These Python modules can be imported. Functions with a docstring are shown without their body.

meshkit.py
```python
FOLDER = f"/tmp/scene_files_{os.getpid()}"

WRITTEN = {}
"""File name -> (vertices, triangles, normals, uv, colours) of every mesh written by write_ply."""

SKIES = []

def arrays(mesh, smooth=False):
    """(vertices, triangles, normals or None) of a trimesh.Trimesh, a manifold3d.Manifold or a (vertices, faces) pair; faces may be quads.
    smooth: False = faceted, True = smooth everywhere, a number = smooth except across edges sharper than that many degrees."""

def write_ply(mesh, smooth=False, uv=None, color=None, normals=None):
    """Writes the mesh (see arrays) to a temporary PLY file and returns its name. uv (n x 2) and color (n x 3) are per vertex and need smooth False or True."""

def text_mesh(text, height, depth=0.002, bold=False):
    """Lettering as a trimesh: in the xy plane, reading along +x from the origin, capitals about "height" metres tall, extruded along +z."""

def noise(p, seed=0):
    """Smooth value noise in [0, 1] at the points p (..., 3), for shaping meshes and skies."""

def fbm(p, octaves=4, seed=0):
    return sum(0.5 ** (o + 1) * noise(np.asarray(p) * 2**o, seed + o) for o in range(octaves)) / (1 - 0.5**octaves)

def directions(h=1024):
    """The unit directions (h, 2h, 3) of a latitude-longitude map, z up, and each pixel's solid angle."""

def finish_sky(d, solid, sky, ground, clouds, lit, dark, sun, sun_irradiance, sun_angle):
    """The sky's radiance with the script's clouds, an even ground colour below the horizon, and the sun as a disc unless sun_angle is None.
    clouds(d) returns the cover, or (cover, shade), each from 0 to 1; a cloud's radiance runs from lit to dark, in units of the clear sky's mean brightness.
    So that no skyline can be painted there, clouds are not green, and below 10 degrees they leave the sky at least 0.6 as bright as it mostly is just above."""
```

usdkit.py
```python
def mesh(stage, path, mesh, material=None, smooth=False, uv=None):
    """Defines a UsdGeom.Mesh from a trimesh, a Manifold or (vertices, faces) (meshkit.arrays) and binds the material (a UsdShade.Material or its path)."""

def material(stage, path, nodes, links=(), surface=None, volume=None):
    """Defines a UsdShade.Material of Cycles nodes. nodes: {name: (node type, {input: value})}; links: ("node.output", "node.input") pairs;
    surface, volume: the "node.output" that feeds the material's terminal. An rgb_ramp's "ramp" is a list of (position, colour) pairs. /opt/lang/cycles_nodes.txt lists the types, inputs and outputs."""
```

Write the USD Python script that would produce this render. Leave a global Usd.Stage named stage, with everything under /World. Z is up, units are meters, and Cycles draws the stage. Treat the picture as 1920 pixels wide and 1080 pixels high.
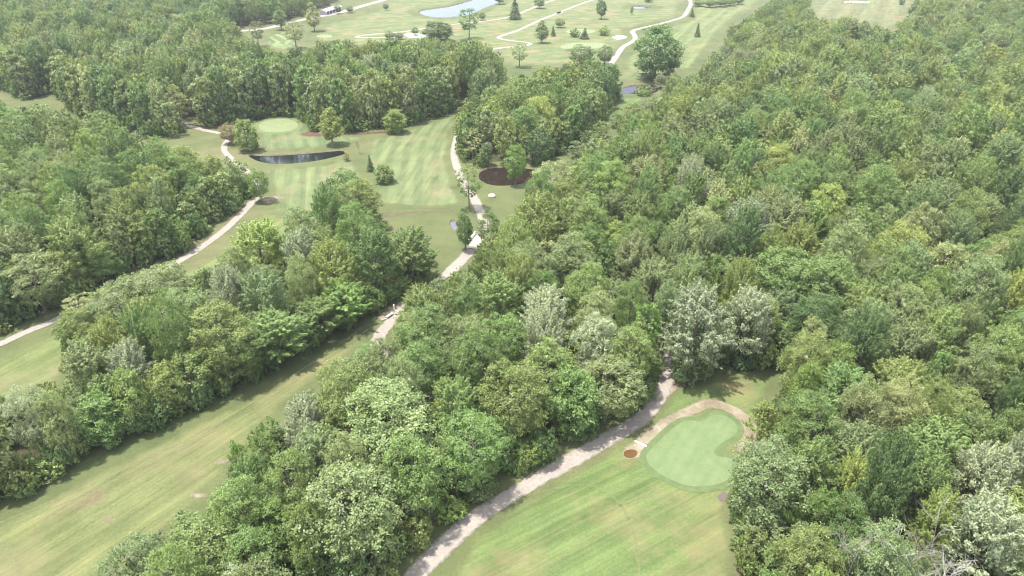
import math
import numpy as np
import trimesh, shapely, usdkit, meshkit
from shapely.geometry import Polygon, LineString, Point
from shapely.ops import unary_union
from pxr import Usd, UsdGeom, UsdLux, UsdShade, Gf, Sdf, Vt

stage = Usd.Stage.CreateInMemory()
UsdGeom.SetStageUpAxis(stage, "Z")
UsdGeom.SetStageMetersPerUnit(stage, 1.0)
world = UsdGeom.Xform.Define(stage, "/World")
stage.SetDefaultPrim(world.GetPrim())

# ------------------------------------------------------------------ camera, sky, sun, exposure
CAM_H, PITCH, FPX = 70.0, math.radians(30.0), 1281.0        # height, tilt down, focal length in pixels of a 1920 wide picture
EXPOSURE = 1.30
SUN_EL, SUN_AZ = math.radians(75.0), math.radians(-88.0)     # azimuth clockwise from +y (the view direction)
cam = UsdGeom.Camera.Define(stage, "/World/camera")
cam.CreateHorizontalApertureAttr(36.0)
cam.CreateVerticalApertureAttr(20.25)
cam.CreateFocalLengthAttr(36.0 * FPX / 1920)
cam.CreateClippingRangeAttr((0.5, 20000.0))
cam.CreateExposureAttr(EXPOSURE)
cam.AddTranslateOp().Set(Gf.Vec3d(0, 0, CAM_H))
cam.AddRotateXOp().Set(90.0 - math.degrees(PITCH))

sun_dir = np.array([math.sin(SUN_AZ) * math.cos(SUN_EL), math.cos(SUN_AZ) * math.cos(SUN_EL), math.sin(SUN_EL)])
sky_mat = usdkit.material(stage, "/World/Looks/sky_light", {
    "sky": ("sky_texture", {"sky_type": "single_scattering", "sun_disc": False, "sun_elevation": SUN_EL, "sun_rotation": SUN_AZ,
                            "air_density": 1.0, "aerosol_density": 2.5, "ozone_density": 1.0}),
    "tc": ("texture_coordinate", {}),
    "n": ("noise_texture", {"scale": 2.2, "detail": 6.0, "roughness": 0.55}),
    "r": ("rgb_ramp", {"ramp": [(0.0, (0, 0, 0)), (0.42, (0, 0, 0)), (0.62, (1, 1, 1)), (1.0, (1, 1, 1))]}),
    "m": ("mix", {"color2": (9.0, 9.2, 9.6)}),
    "bg": ("background_shader", {"strength": 0.15})},
    [("tc.generated", "n.vector"), ("n.fac", "r.fac"), ("r.color", "m.fac"), ("sky.color", "m.color1"), ("m.color", "bg.color")], surface="bg.background")
dome = UsdLux.DomeLight.Define(stage, "/World/sky")
UsdShade.MaterialBindingAPI.Apply(dome.GetPrim()).Bind(sky_mat)
dome.GetPrim().SetCustomDataByKey("kind", "structure")
sun = UsdLux.DistantLight.Define(stage, "/World/sun")
sun.CreateNormalizeAttr(True)
sun.CreateIntensityAttr(1.1)
sun.CreateAngleAttr(2.0)
sun.CreateColorAttr(Gf.Vec3f(1.0, 0.965, 0.905))
zax = Gf.Vec3d(*sun_dir)
sun.AddTransformOp().Set(Gf.Matrix4d().SetRotate(Gf.Rotation(Gf.Vec3d(0, 0, 1), zax)))

# ------------------------------------------------------------------ helpers
cp, sp = math.cos(PITCH), math.sin(PITCH)


def at(px, py, z=0.0):
    """The point of height z that stands at this place of the 1920 x 1080 view."""
    u, v = (px - 960.0) / FPX, (py - 540.0) / FPX
    d = np.array([u, cp - v * sp, -sp - v * cp])
    t = (z - CAM_H) / d[2]
    return np.array([d[0] * t, d[1] * t, z])


def project(p):
    x, y, z = p[0], p[1], p[2] - CAM_H
    zc = y * cp - z * sp
    return 960 + FPX * x / zc, 540 - FPX * (y * sp + z * cp) / zc, zc


def flat(pts, z=0.0):
    return [tuple(at(q[0], q[1], q[2] if len(q) > 2 else z)[:2]) for q in pts]


def poly(pts, z=0.0):
    return Polygon(flat(pts, z)).buffer(0)


def smooth_line(pts, n=3, closed=False):
    p = np.asarray(pts, float)
    for _ in range(n):
        q = np.roll(p, -1, 0) if closed else p[1:]
        a = p if closed else p[:-1]
        r = np.empty((2 * len(a), 2))
        r[0::2], r[1::2] = 0.75 * a + 0.25 * q, 0.25 * a + 0.75 * q
        p = r if closed else np.vstack([p[:1], r, p[-1:]])
    return p


def smooth_poly(pts, n=3):
    return Polygon(smooth_line(flat(pts), n, True)).buffer(0)


used = {}


def numbered(name):
    k = used.get(name, 0)
    used[name] = k + 1
    return name if k == 0 else f"{name}_{k:03d}"


def tag(prim, label=None, category=None, group=None, kind=None):
    prim = prim.GetPrim() if hasattr(prim, "GetPrim") else prim
    for k, v in (("label", label), ("category", category), ("group", group), ("kind", kind)):
        if v:
            prim.SetCustomDataByKey(k, v)
    return prim


def sheet(name, mesh, mat, attrs=None, smooth=False, **tags):
    m = usdkit.mesh(stage, f"/World/{numbered(name)}", mesh, mat, smooth)
    for k, v in (attrs or {}).items():
        UsdGeom.PrimvarsAPI(m).CreatePrimvar(k, Sdf.ValueTypeNames.FloatArray, "vertex").Set(Vt.FloatArray.FromNumpy(np.asarray(v, np.float32)))
    tag(m, **tags)
    return m


def tri(polygon, z):
    """Flat triangulation of a polygon (with holes) at height z."""
    vs, fs, n = [], [], 0
    for g in getattr(polygon, "geoms", [polygon]):
        if g.is_empty or g.geom_type != "Polygon":
            continue
        v, f = trimesh.creation.triangulate_polygon(g, engine="earcut")
        f = np.asarray(f)
        a = v[f]
        cr = (a[:, 1, 0] - a[:, 0, 0]) * (a[:, 2, 1] - a[:, 0, 1]) - (a[:, 1, 1] - a[:, 0, 1]) * (a[:, 2, 0] - a[:, 0, 0])
        f = np.where(cr[:, None] < 0, f[:, ::-1], f)
        vs.append(np.c_[v, np.full(len(v), z)]); fs.append(f + n); n += len(v)
    return np.vstack(vs), np.vstack(fs)


def grid(polygon, cell, z, feather):
    """A gridded sheet over the polygon, with the attribute edge: 0 at its border, 1 from feather metres inside."""
    x0, y0, x1, y1 = polygon.bounds
    nx, ny = int((x1 - x0) / cell) + 2, int((y1 - y0) / cell) + 2
    X, Y = np.meshgrid(x0 + cell * (np.arange(nx + 1) - 0.5), y0 + cell * (np.arange(ny + 1) - 0.5), indexing="ij")
    shapely.prepare(polygon)
    inside = shapely.contains_xy(polygon, (X[:-1, :-1] + cell / 2).ravel(), (Y[:-1, :-1] + cell / 2).ravel())
    idx = np.arange(X.size).reshape(X.shape)
    q = np.stack([idx[:-1, :-1], idx[1:, :-1], idx[1:, 1:], idx[:-1, 1:]], -1).reshape(-1, 4)[inside]
    keep, inv = np.unique(q, return_inverse=True)
    q = inv.reshape(-1, 4)
    v = np.stack([X.ravel()[keep], Y.ravel()[keep], np.full(len(keep), z)], 1)
    pts = shapely.points(v[:, :2])
    d = shapely.distance(polygon.boundary, pts) * np.where(shapely.contains_xy(polygon, v[:, 0], v[:, 1]), 1, -1)
    e = np.clip((d - cell) / feather, 0, 1)
    return (v, np.vstack([q[:, [0, 1, 2]], q[:, [0, 2, 3]]])), e


def ribbon(line, widths, z, wobble=0.0, seed=0):
    """A strip along the line; the attribute side runs -1 .. 1 across it."""
    p = np.asarray(line, float)
    t = np.gradient(p, axis=0)
    t /= np.linalg.norm(t, axis=1, keepdims=True) + 1e-9
    nrm = np.c_[-t[:, 1], t[:, 0]]
    w = np.broadcast_to(widths, (len(p),)) / 2
    across = np.linspace(-1, 1, 7)
    v = (p[:, None] + nrm[:, None] * (across[None, :] * w[:, None])[..., None]).reshape(-1, 2)
    i, j = np.meshgrid(np.arange(len(p) - 1), np.arange(6), indexing="ij")
    q = np.stack([i * 7 + j, (i + 1) * 7 + j, (i + 1) * 7 + j + 1, i * 7 + j + 1], -1).reshape(-1, 4)[:, ::-1]
    return (np.c_[v, np.full(len(v), z)], np.vstack([q[:, [0, 1, 2]], q[:, [0, 2, 3]]])), np.tile(np.abs(across), len(p))


def resample(line, step):
    ls = LineString(line)
    n = max(2, int(ls.length / step))
    return np.array([ls.interpolate(k / n, normalized=True).coords[0] for k in range(n + 1)])


# ------------------------------------------------------------------ ground materials
def rough_nodes():
    """The uncut grass that everything on the ground fades into at its edges; a function of the place alone."""
    n = {"g": ("geometry", {}),
         "n1": ("noise_texture", {"scale": 0.018, "detail": 4.0, "roughness": 0.55}),
         "n2": ("noise_texture", {"scale": 0.16, "detail": 5.0, "roughness": 0.6}),
         "n3": ("noise_texture", {"scale": 2.4, "detail": 3.0, "roughness": 0.7}),
         "r1": ("rgb_ramp", {"ramp": [(0.3, (0.064, 0.080, 0.031)), (0.5, (0.081, 0.093, 0.038)), (0.68, (0.108, 0.105, 0.051))]}),
         "r2": ("rgb_ramp", {"ramp": [(0.3, (0.78, 0.8, 0.76)), (0.55, (1, 1, 1)), (0.72, (1.18, 1.08, 1.05))]}),
         "r3": ("rgb_ramp", {"ramp": [(0.3, (0.84, 0.84, 0.84)), (0.7, (1.14, 1.14, 1.14))]}),
         "m1": ("mix_color", {"blend_type": "multiply", "fac": 1.0, "use_clamp": False}),
         "rough": ("mix_color", {"blend_type": "multiply", "fac": 1.0, "use_clamp": False})}
    l = [("g.position", "n1.vector"), ("g.position", "n2.vector"), ("g.position", "n3.vector"), ("n1.fac", "r1.fac"), ("n2.fac", "r2.fac"), ("n3.fac", "r3.fac"),
         ("r1.color", "m1.a"), ("r2.color", "m1.b"), ("m1.result", "rough.a"), ("r3.color", "rough.b")]
    return n, l


def finish(n, l, out, rough=0.9, bump=0.25, dist=0.06):
    n["bp"] = ("bump", {"strength": bump, "distance": dist})
    n["p"] = ("principled_bsdf", {"roughness": rough, "specular_ior_level": 0.15})
    l += [("n3.fac", "bp.height"), ("bp.normal", "p.normal"), (out, "p.base_color")]


def ground_mat(name):
    n, l = rough_nodes()
    finish(n, l, "rough.result")
    return usdkit.material(stage, f"/World/Looks/{name}", n, l, surface="p.BSDF")


def turf_mat(name, col, stripe=0.12, period=3.2, dry=0.35, drycol=(0.255, 0.235, 0.125), streak=(26.0, 1.5, 0.0), wob=0.35):
    """Mown turf: colour, mowing stripes along the attribute lane, dry patches stretched along the mowing direction; fades to the rough at its edge."""
    n, l = rough_nodes()
    c = np.array(col) * [0.49, 0.50, 0.60]
    drycol = tuple(np.array(drycol) * 0.54)
    n.update({
        "lane": ("attribute", {"attribute": "lane"}), "edge": ("attribute", {"attribute": "edge"}),
        "sw": ("math", {"math_type": "multiply", "value2": 2 * math.pi / period}),
        "sn": ("math", {"math_type": "sine"}),
        "nw": ("math", {"math_type": "multiply_add", "value2": wob * 2, "value3": -wob}),
        "ad": ("math", {"math_type": "add"}),
        "sr": ("map_range", {"from_min": -0.55, "from_max": 0.55, "to_min": 1 - stripe, "to_max": 1 + stripe, "clamp": True}),
        "mp": ("mapping", {"mapping_type": "texture", "rotation": (0, 0, streak[2]), "scale": (streak[0], streak[1], 10.0)}),
        "n4": ("noise_texture", {"scale": 1.0, "detail": 5.0, "roughness": 0.62}),
        "mq": ("mapping", {"mapping_type": "texture", "rotation": (0, 0, streak[2]), "scale": (streak[0] * 0.35, streak[1] * 0.3, 10.0)}),
        "n8": ("noise_texture", {"scale": 1.0, "detail": 4.0, "roughness": 0.7}),
        "r8": ("rgb_ramp", {"ramp": [(0.32, (0.86, 0.88, 0.84)), (0.5, (1, 1, 1)), (0.7, (1.15, 1.12, 1.12))]}),
        "n5": ("noise_texture", {"scale": 0.07, "detail": 5.0, "roughness": 0.6}),
        "r4": ("rgb_ramp", {"ramp": [(0.34, (0.78, 0.84, 0.76)), (0.5, (1, 1, 1)), (0.68, (1.24, 1.17, 1.12))]}),
        "dr": ("map_range", {"from_min": 0.62 - dry * 0.3, "from_max": 0.72 - dry * 0.2, "to_min": 0.0, "to_max": 0.75, "clamp": True}),
        "s": ("mix_color", {"blend_type": "multiply", "fac": 1.0, "a": tuple(c), "use_clamp": False}),
        "t": ("mix_color", {"blend_type": "multiply", "fac": 1.0, "use_clamp": False}),
        "t2": ("mix_color", {"blend_type": "multiply", "fac": 1.0, "use_clamp": False}),
        "t3": ("mix_color", {"blend_type": "multiply", "fac": 1.0, "use_clamp": False}),
        "d": ("mix_color", {"b": drycol, "use_clamp": False}),
        "en": ("math", {"math_type": "multiply_add", "value2": 0.9, "value3": -0.45}),
        "ea": ("math", {"math_type": "add", "use_clamp": True}),
        "es": ("map_range", {"from_min": 0.25, "from_max": 0.75, "to_min": 0.0, "to_max": 1.0, "clamp": True}),
        "f": ("mix_color", {"use_clamp": False})})
    l += [("lane.fac", "ad.value1"), ("n2.fac", "nw.value1"), ("nw.value", "ad.value2"), ("ad.value", "sw.value1"), ("sw.value", "sn.value1"), ("sn.value", "sr.value"),
          ("g.position", "mp.vector"), ("mp.vector", "n4.vector"), ("g.position", "n5.vector"), ("n4.fac", "r4.fac"), ("n5.fac", "dr.value"),
          ("sr.result", "s.b"), ("s.result", "t.a"), ("r4.color", "t.b"), ("t.result", "t2.a"), ("r3.color", "t2.b"), ("t2.result", "d.a"), ("dr.result", "d.fac"),
          ("n2.fac", "en.value1"), ("en.value", "ea.value1"), ("edge.fac", "ea.value2"), ("ea.value", "es.value"), ("es.result", "f.fac"), ("rough.result", "f.a"), ("d.result", "f.b")]
    # dry patches also take the fine grain
    n["d2"] = ("mix_color", {"blend_type": "multiply", "fac": 1.0, "use_clamp": False})
    l = [x for x in l if x != ("d.result", "f.b")] + [("d.result", "d2.a"), ("r2.color", "d2.b"), ("g.position", "mq.vector"), ("mq.vector", "n8.vector"), ("n8.fac", "r8.fac"), ("d2.result", "t3.a"), ("r8.color", "t3.b"), ("t3.result", "f.b")]
    finish(n, l, "f.result", bump=0.15)
    return usdkit.material(stage, f"/World/Looks/{name}", n, l, surface="p.BSDF")


def patch_mat(name, cols, lo=0.35, hi=0.6, attr="edge", scale=0.9, amount=1.0, invert=False, rough=0.9):
    """Bare soil, gravel or leaf litter that breaks up and thins out over the grass at its edge."""
    n, l = rough_nodes()
    n.update({"edge": ("attribute", {"attribute": attr}),
              "n6": ("noise_texture", {"scale": scale, "detail": 5.0, "roughness": 0.65}),
              "n7": ("noise_texture", {"scale": 0.35, "detail": 5.0, "roughness": 0.65}),
              "rc": ("rgb_ramp", {"ramp": [(p, tuple(np.array(q) * 0.82)) for p, q in zip((0.3, 0.5, 0.7), cols)]}),
              "gr": ("mix_color", {"blend_type": "multiply", "fac": 1.0, "use_clamp": False}),
              "en": ("math", {"math_type": "multiply_add", "value2": 1.0, "value3": -0.5}),
              "ea": ("math", {"math_type": "add"}),
              "es": ("map_range", {"from_min": lo, "from_max": hi, "to_min": 0.0 if not invert else amount, "to_max": amount if not invert else 0.0, "clamp": True}),
              "tp": ("transparent_bsdf", {}), "mx": ("mix_closure", {})})
    l += [("g.position", "n6.vector"), ("g.position", "n7.vector"), ("n7.fac", "rc.fac"), ("rc.color", "gr.a"), ("r3.color", "gr.b"),
          ("n6.fac", "en.value1"), ("en.value", "ea.value1"), ("edge.fac", "ea.value2"), ("ea.value", "es.value"), ("es.result", "mx.fac"), ("tp.BSDF", "mx.closure1"), ("p.BSDF", "mx.closure2")]
    finish(n, l, "gr.result", rough=rough)
    return usdkit.material(stage, f"/World/Looks/{name}", n, l, surface="mx.closure")


def plain(name, col, rough=0.8, noise=6.0, vary=0.2, spec=0.3):
    c = np.array(col)
    return usdkit.material(stage, f"/World/Looks/{name}", {
        "g": ("geometry", {}), "n": ("noise_texture", {"scale": noise, "detail": 4.0}),
        "r": ("rgb_ramp", {"ramp": [(0.3, tuple(c * (1 - vary))), (0.7, tuple(c * (1 + vary)))]}),
        "p": ("principled_bsdf", {"roughness": rough, "specular_ior_level": spec})},
        [("g.position", "n.vector"), ("n.fac", "r.fac"), ("r.color", "p.base_color")], surface="p.BSDF")


def water_mat(name, col, rough=0.05, spec=0.5):
    return usdkit.material(stage, f"/World/Looks/{name}", {
        "g": ("geometry", {}), "n": ("noise_texture", {"scale": 0.6, "detail": 4.0}), "n2": ("noise_texture", {"scale": 0.25, "detail": 4.0}),
        "r": ("rgb_ramp", {"ramp": [(0.35, tuple(np.array(col) * 0.8)), (0.7, tuple(np.array(col) * 1.25))]}),
        "b": ("bump", {"strength": 0.03, "distance": 0.05}),
        "p": ("principled_bsdf", {"roughness": rough, "ior": 1.33, "specular_ior_level": spec})},
        [("g.position", "n.vector"), ("g.position", "n2.vector"), ("n2.fac", "r.fac"), ("r.color", "p.base_color"), ("n.fac", "b.height"), ("b.normal", "p.normal")], surface="p.BSDF")


# ------------------------------------------------------------------ ponds (holes in the ground, banks, water)
PONDS = [
    ("pond", [(782, 22), (793, 18), (833, 13), (860, 7), (880, 1), (905, -8), (950, -10), (940, 2), (928, 8), (912, 13), (900, 19), (885, 26), (862, 31), (833, 33), (808, 32), (792, 28)],
     (0.085, 0.085, 0.097), 0.12, "wide pale grey pond in the distant open golf course"),
    ("pond", [(462, 290), (477, 300), (497, 306), (525, 308), (558, 306), (592, 302), (625, 295), (650, 288), (648, 282), (638, 280), (600, 284), (550, 288), (500, 291), (475, 289)],
     (0.005, 0.007, 0.007), 0.09, "long dark pond below the far round green"),
    ("pond", [(895, 330), (903, 341), (920, 347), (943, 349), (977, 345), (992, 340), (1010, 330), (1020, 318), (975, 312), (925, 312), (900, 318)],
     (0.014, 0.009, 0.007), 0.10, "dark brown pond at the foot of the tree clump"),
    ("pond", [(1150, 172), (1160, 165), (1180, 160), (1217, 156), (1235, 160), (1235, 172), (1217, 177), (1190, 176), (1167, 177)],
     (0.03, 0.02, 0.016), 0.04, "brown pond in the gap between the tree clump and the forest"),
    ("pond", [(843, 413), (850, 411), (860, 412), (864, 420), (863, 429), (856, 432), (847, 428), (842, 420)],
     (0.10, 0.09, 0.105), 0.15, "small grey oval pond beside the footbridge trees"),
    ("pond", [(1184, 13), (1192, 10.5), (1210, 11), (1230, 13), (1220, 15.5), (1200, 16.5), (1187, 16)],
     (0.03, 0.03, 0.035), 0.06, "thin dark pond far off with a pale rim"),
]
pond_polys = [smooth_poly(p[1], 2) for p in PONDS]
all_ponds = unary_union([p.buffer(0.01) for p in pond_polys])

GROUND = ground_mat("rough_grass")
big = Polygon([(-2500, -600), (2500, -600), (2500, 4500), (-2500, 4500)]).difference(unary_union(pond_polys))
sheet("ground", tri(big, 0.0), GROUND, kind="structure", label="mown rough grass over the whole course, dry in patches")
BANK = patch_mat("pond_bank", [(0.10, 0.085, 0.05), (0.16, 0.14, 0.08), (0.24, 0.21, 0.13)], lo=-1.0, hi=-0.9)
for (name, px, col, rg, lab), pg in zip(PONDS, pond_polys):
    inner = pg.buffer(-0.45)
    ring, k = np.array(pg.exterior.coords)[:-1], len(pg.exterior.coords) - 1
    cen = np.array(pg.centroid.coords[0])
    low = np.array([LineString(inner.exterior).interpolate(LineString(inner.exterior).project(Point(*q))).coords[0] for q in ring])
    v = np.vstack([np.c_[ring, np.zeros(k)], np.c_[low, np.full(k, -0.6)]])
    i = np.arange(k); j = (i + 1) % k
    q = np.stack([i, j, j + k, i + k], 1)
    if not pg.exterior.is_ccw:
        q = q[:, ::-1]
    sheet("pond_bank", (v, q), BANK, {"edge": np.ones(2 * k)}, kind="structure", label="bare bank round the " + lab.split(" ", 1)[0] + " pond")
    m = water_mat(f"water_{len(used)}_{used['pond_bank']}", col, rg, 0.22 if col[2] > 0.07 else 0.5)
    sheet("pond", tri(pg.buffer(-0.05), -0.3), m, kind="structure", label=lab)

# ------------------------------------------------------------------ stands of trees: (px, py, height) outlines
STANDS = {
    "center": [(560, 1250, 0), (500, 1300, 0), (120, 1300, 8), (140, 1180, 8), (190, 1060, 8), (225, 1030, 8), (330, 975, 8), (372, 935, 7), (398, 880, 7), (432, 825, 7), (485, 785, 7), (530, 742, 8),
               (575, 715, 8), (625, 688, 8), (668, 650, 8), (712, 636, 5), (752, 596, 6), (758, 562, 8), (772, 543, 8), (800, 530, 7), (828, 522, 5), (850, 512, 4), (878, 496, 4), (900, 475, 4), (905, 458, 3), (915, 440, 4), (935, 400, 11), (965, 390, 11), (985, 350, 11), (1000, 322, 11), (1040, 300, 11),
               (1095, 262, 11), (1120, 246, 11), (1150, 225, 11), (1180, 208, 11), (1205, 190, 8), (1225, 172, 8), (1232, 150, 11), (1262, 142, 11), (1312, 135, 11), (1330, 100, 11), (1352, 70, 11), (1372, 48, 11), (1400, 33, 11), (1418, 18, 10), (1460, -4, 10),
               (1525, -10, 10), (1512, 24, 11), (1542, 36, 11), (1592, 34, 11), (1625, 45, 11), (1657, 52, 11), (1685, 40, 11), (1708, 30, 11), (1716, -12, 11), (2400, -12, 11), (2700, 1300, 0),
               (1400, 1300, 0), (1400, 1080, 0), (1394, 1030, 0), (1383, 980, 0), (1376, 935, 0), (1395, 880, 0), (1415, 845, 0), (1425, 815, 0), (1447, 770, 0), (1478, 715, 0), (1470, 697, 0),
               (1430, 690, 0), (1370, 697, 0), (1315, 712, 0), (1285, 718, 0), (1262, 708, 0), (1240, 700, 0), (1222, 745, 0), (1195, 772, 0), (1160, 795, 0), (1105, 818, 0), (1062, 833, 0), (1050, 848, 0), (985, 893, 0), (915, 925, 0), (850, 962, 0), (805, 1005, 0), (765, 1060, 0), (700, 1130, 0),
               (590, 1150, 0), (575, 1040, 1), (545, 1012, 2), (530, 1060, 1), (520, 1120, 0)],
    "middle": [(-500, 1130, 0), (0, 950, 0), (57, 923, 0), (100, 900, 0), (160, 872, 0), (187, 853, 0), (243, 837, 0), (283, 817, 0), (333, 787, 0), (367, 770, 0), (417, 753, 0), (460, 727, 0), (490, 713, 0), (540, 683, 0), (583, 660, 0), (633, 630, 0),
               (680, 600, 0), (713, 580, 0), (754, 560, 0), (775, 540, 0), (802, 522, 1), (820, 508, 2), (838, 480, 3), (843, 440, 6), (835, 420, 11), (790, 408, 11), (745, 405, 11), (700, 412, 11), (705, 365, 9), (690, 335, 9), (655, 305, 8), (625, 312, 8), (612, 345, 9),
               (590, 372, 11), (555, 388, 11), (505, 405, 11), (468, 425, 11), (425, 445, 11), (398, 470, 11), (350, 490, 11), (290, 505, 11), (200, 525, 11), (135, 535, 11), (108, 565, 9), (118, 600, 5), (110, 640, 7), (100, 680, 8), (50, 690, 8), (15, 712, 8), (-500, 860, 8)],
    "left": [(-500, 780, 0), (0, 628, 0), (60, 606, 0), (105, 588, 0), (190, 540, 0), (300, 492, 0), (352, 470, 0), (395, 425, 0), (430, 402, 0), (466, 374, 0), (484, 350, 4), (466, 324, 6), (438, 300, 8), (412, 284, 9), (390, 275, 10), (350, 268, 11), (310, 255, 11), (265, 243, 11), (200, 220, 11), (110, 202, 11), (58, 196, 11), (0, 184, 11), (-500, 150, 11)],
    "upper": [(-400, 190, 0), (0, 168, 0), (45, 190, 0), (75, 180, 0), (107, 172, 0), (118, 196, 0), (150, 222, 0), (215, 240, 0), (270, 258, 0), (330, 258, 0), (350, 243, 0), (385, 240, 0), (425, 236, 0), (478, 224, 0), (560, 218, 0), (585, 245, 0), (640, 250, 0), (700, 244, 0), (760, 239, 0), (812, 223, 0), (850, 210, 0), (868, 197, 0),
              (905, 180, 6), (935, 150, 9), (946, 118, 11), (940, 92, 11), (880, 80, 11), (800, 78, 11), (740, 76, 11), (690, 82, 11), (640, 76, 11), (600, 84, 11), (560, 95, 11), (505, 95, 11), (470, 80, 11), (430, 62, 0), (436, 54, 0), (515, 46, 0), (565, 32, 0), (600, 20, 0), (640, 2, 0), (665, -14, 0), (-400, -14, 0)],
    "clump": [(853, 278, 0), (865, 302, 0), (890, 312, 0), (905, 320, 0), (950, 323, 0), (1005, 322, 0), (1030, 302, 0), (1080, 275, 0), (1118, 245, 0), (1128, 228, 1), (1143, 205, 2), (1155, 180, 3), (1163, 150, 7), (1152, 122, 11), (1110, 112, 11), (1060, 117, 11), (1000, 132, 11), (950, 133, 11), (930, 148, 11), (900, 172, 10), (872, 190, 8), (857, 215, 5), (849, 250, 2)],
}
stand_px = {k: Polygon([(q[0], q[1]) for q in v]).buffer(5) for k, v in STANDS.items()}
stand_polys = {k: poly(v) for k, v in STANDS.items()}

# ------------------------------------------------------------------ paths
PATHS = [
    ("cart_path", 2.1, "pale gravel cart path curving past the heart-shaped green", [(735, 1150), (783, 1073), (827, 1030), (880, 980), (923, 950), (973, 920), (1023, 890), (1073, 863), (1140, 823), (1167, 808), (1203, 787), (1227, 760), (1243, 733), (1250, 712), (1254, 690), (1258, 660)]),
    ("cart_path", 2.1, "pale gravel cart path threading between the woods in the middle", [(850, 790), (790, 730), (745, 695), (712, 662), (706, 634), (730, 606), (765, 572), (830, 524), (857, 497), (883, 470), (893, 455), (905, 440), (908, 415), (897, 390), (887, 367), (870, 346), (858, 318), (851, 295), (853, 278), (858, 255)]),
    ("cart_path", 1.7, "gravel cart path along the left wood past the long dark pond", [(-150, 690), (0, 647), (43, 625), (107, 600), (170, 570), (270, 525), (362, 476), (427, 428), (480, 373), (492, 355), (478, 335), (455, 315), (440, 303), (420, 285), (420, 272), (432, 258), (413, 250), (385, 245), (360, 238), (340, 228)]),
    ("cart_path", 2.3, "cart path making a hairpin in the distant open course", [(1250, -40), (1107, 0), (1040, 27), (1007, 40), (973, 57), (940, 67), (932, 71.5), (953, 76), (987, 79), (997, 82), (985, 86.5), (943, 89), (915, 94)]),
    ("cart_path", 2.3, "cart path running left of the far pond in a long loop", [(1090, -14), (1030, 2), (1003, 13), (980, 23), (953, 33), (923, 38), (887, 42), (840, 47), (797, 53), (757, 60), (707, 63.5), (678, 66.5), (667, 69), (676, 71), (703, 70.5), (735, 70)]),
    ("cart_path", 2.5, "winding cart path beside the big lone oak", [(1292, -14), (1294, 0), (1296, 8), (1288, 22), (1283, 31), (1267, 37), (1233, 46), (1215, 50), (1192, 55.5), (1184, 59), (1190, 66), (1192, 74), (1183, 80), (1167, 88), (1158, 102), (1147, 117), (1140, 130)]),
    ("gravel_road", 5.0, "wide pale gravel road at the far left wood edge", [(790, -20), (713, 2), (667, 15), (633, 25), (600, 31), (567, 37), (517, 49), (500, 54), (455, 58), (425, 60), (390, 62)]),
]
PATHMAT = patch_mat("path_gravel", [(0.232, 0.202, 0.170), (0.260, 0.229, 0.196), (0.284, 0.252, 0.218)], lo=0.72, hi=0.98, attr="side", scale=0.7, invert=True)
path_lines = []
for name, w, lab, px in PATHS:
    line = resample(smooth_line(flat(px), 3), 0.9)
    path_lines.append((LineString(line), w))
    rng = np.random.default_rng(len(path_lines))
    wv = w * (1 + 0.16 * (meshkit.fbm(np.c_[line * 0.12, np.full(len(line), len(path_lines))], 3) - 0.5) * 2)
    (v, f), side = ribbon(line, wv * 1.35, 0.06)
    sheet(name, (v, f), PATHMAT, {"side": side}, kind="structure", label=lab)
path_area = unary_union([l.buffer(w * 0.6) for l, w in path_lines])

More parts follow.
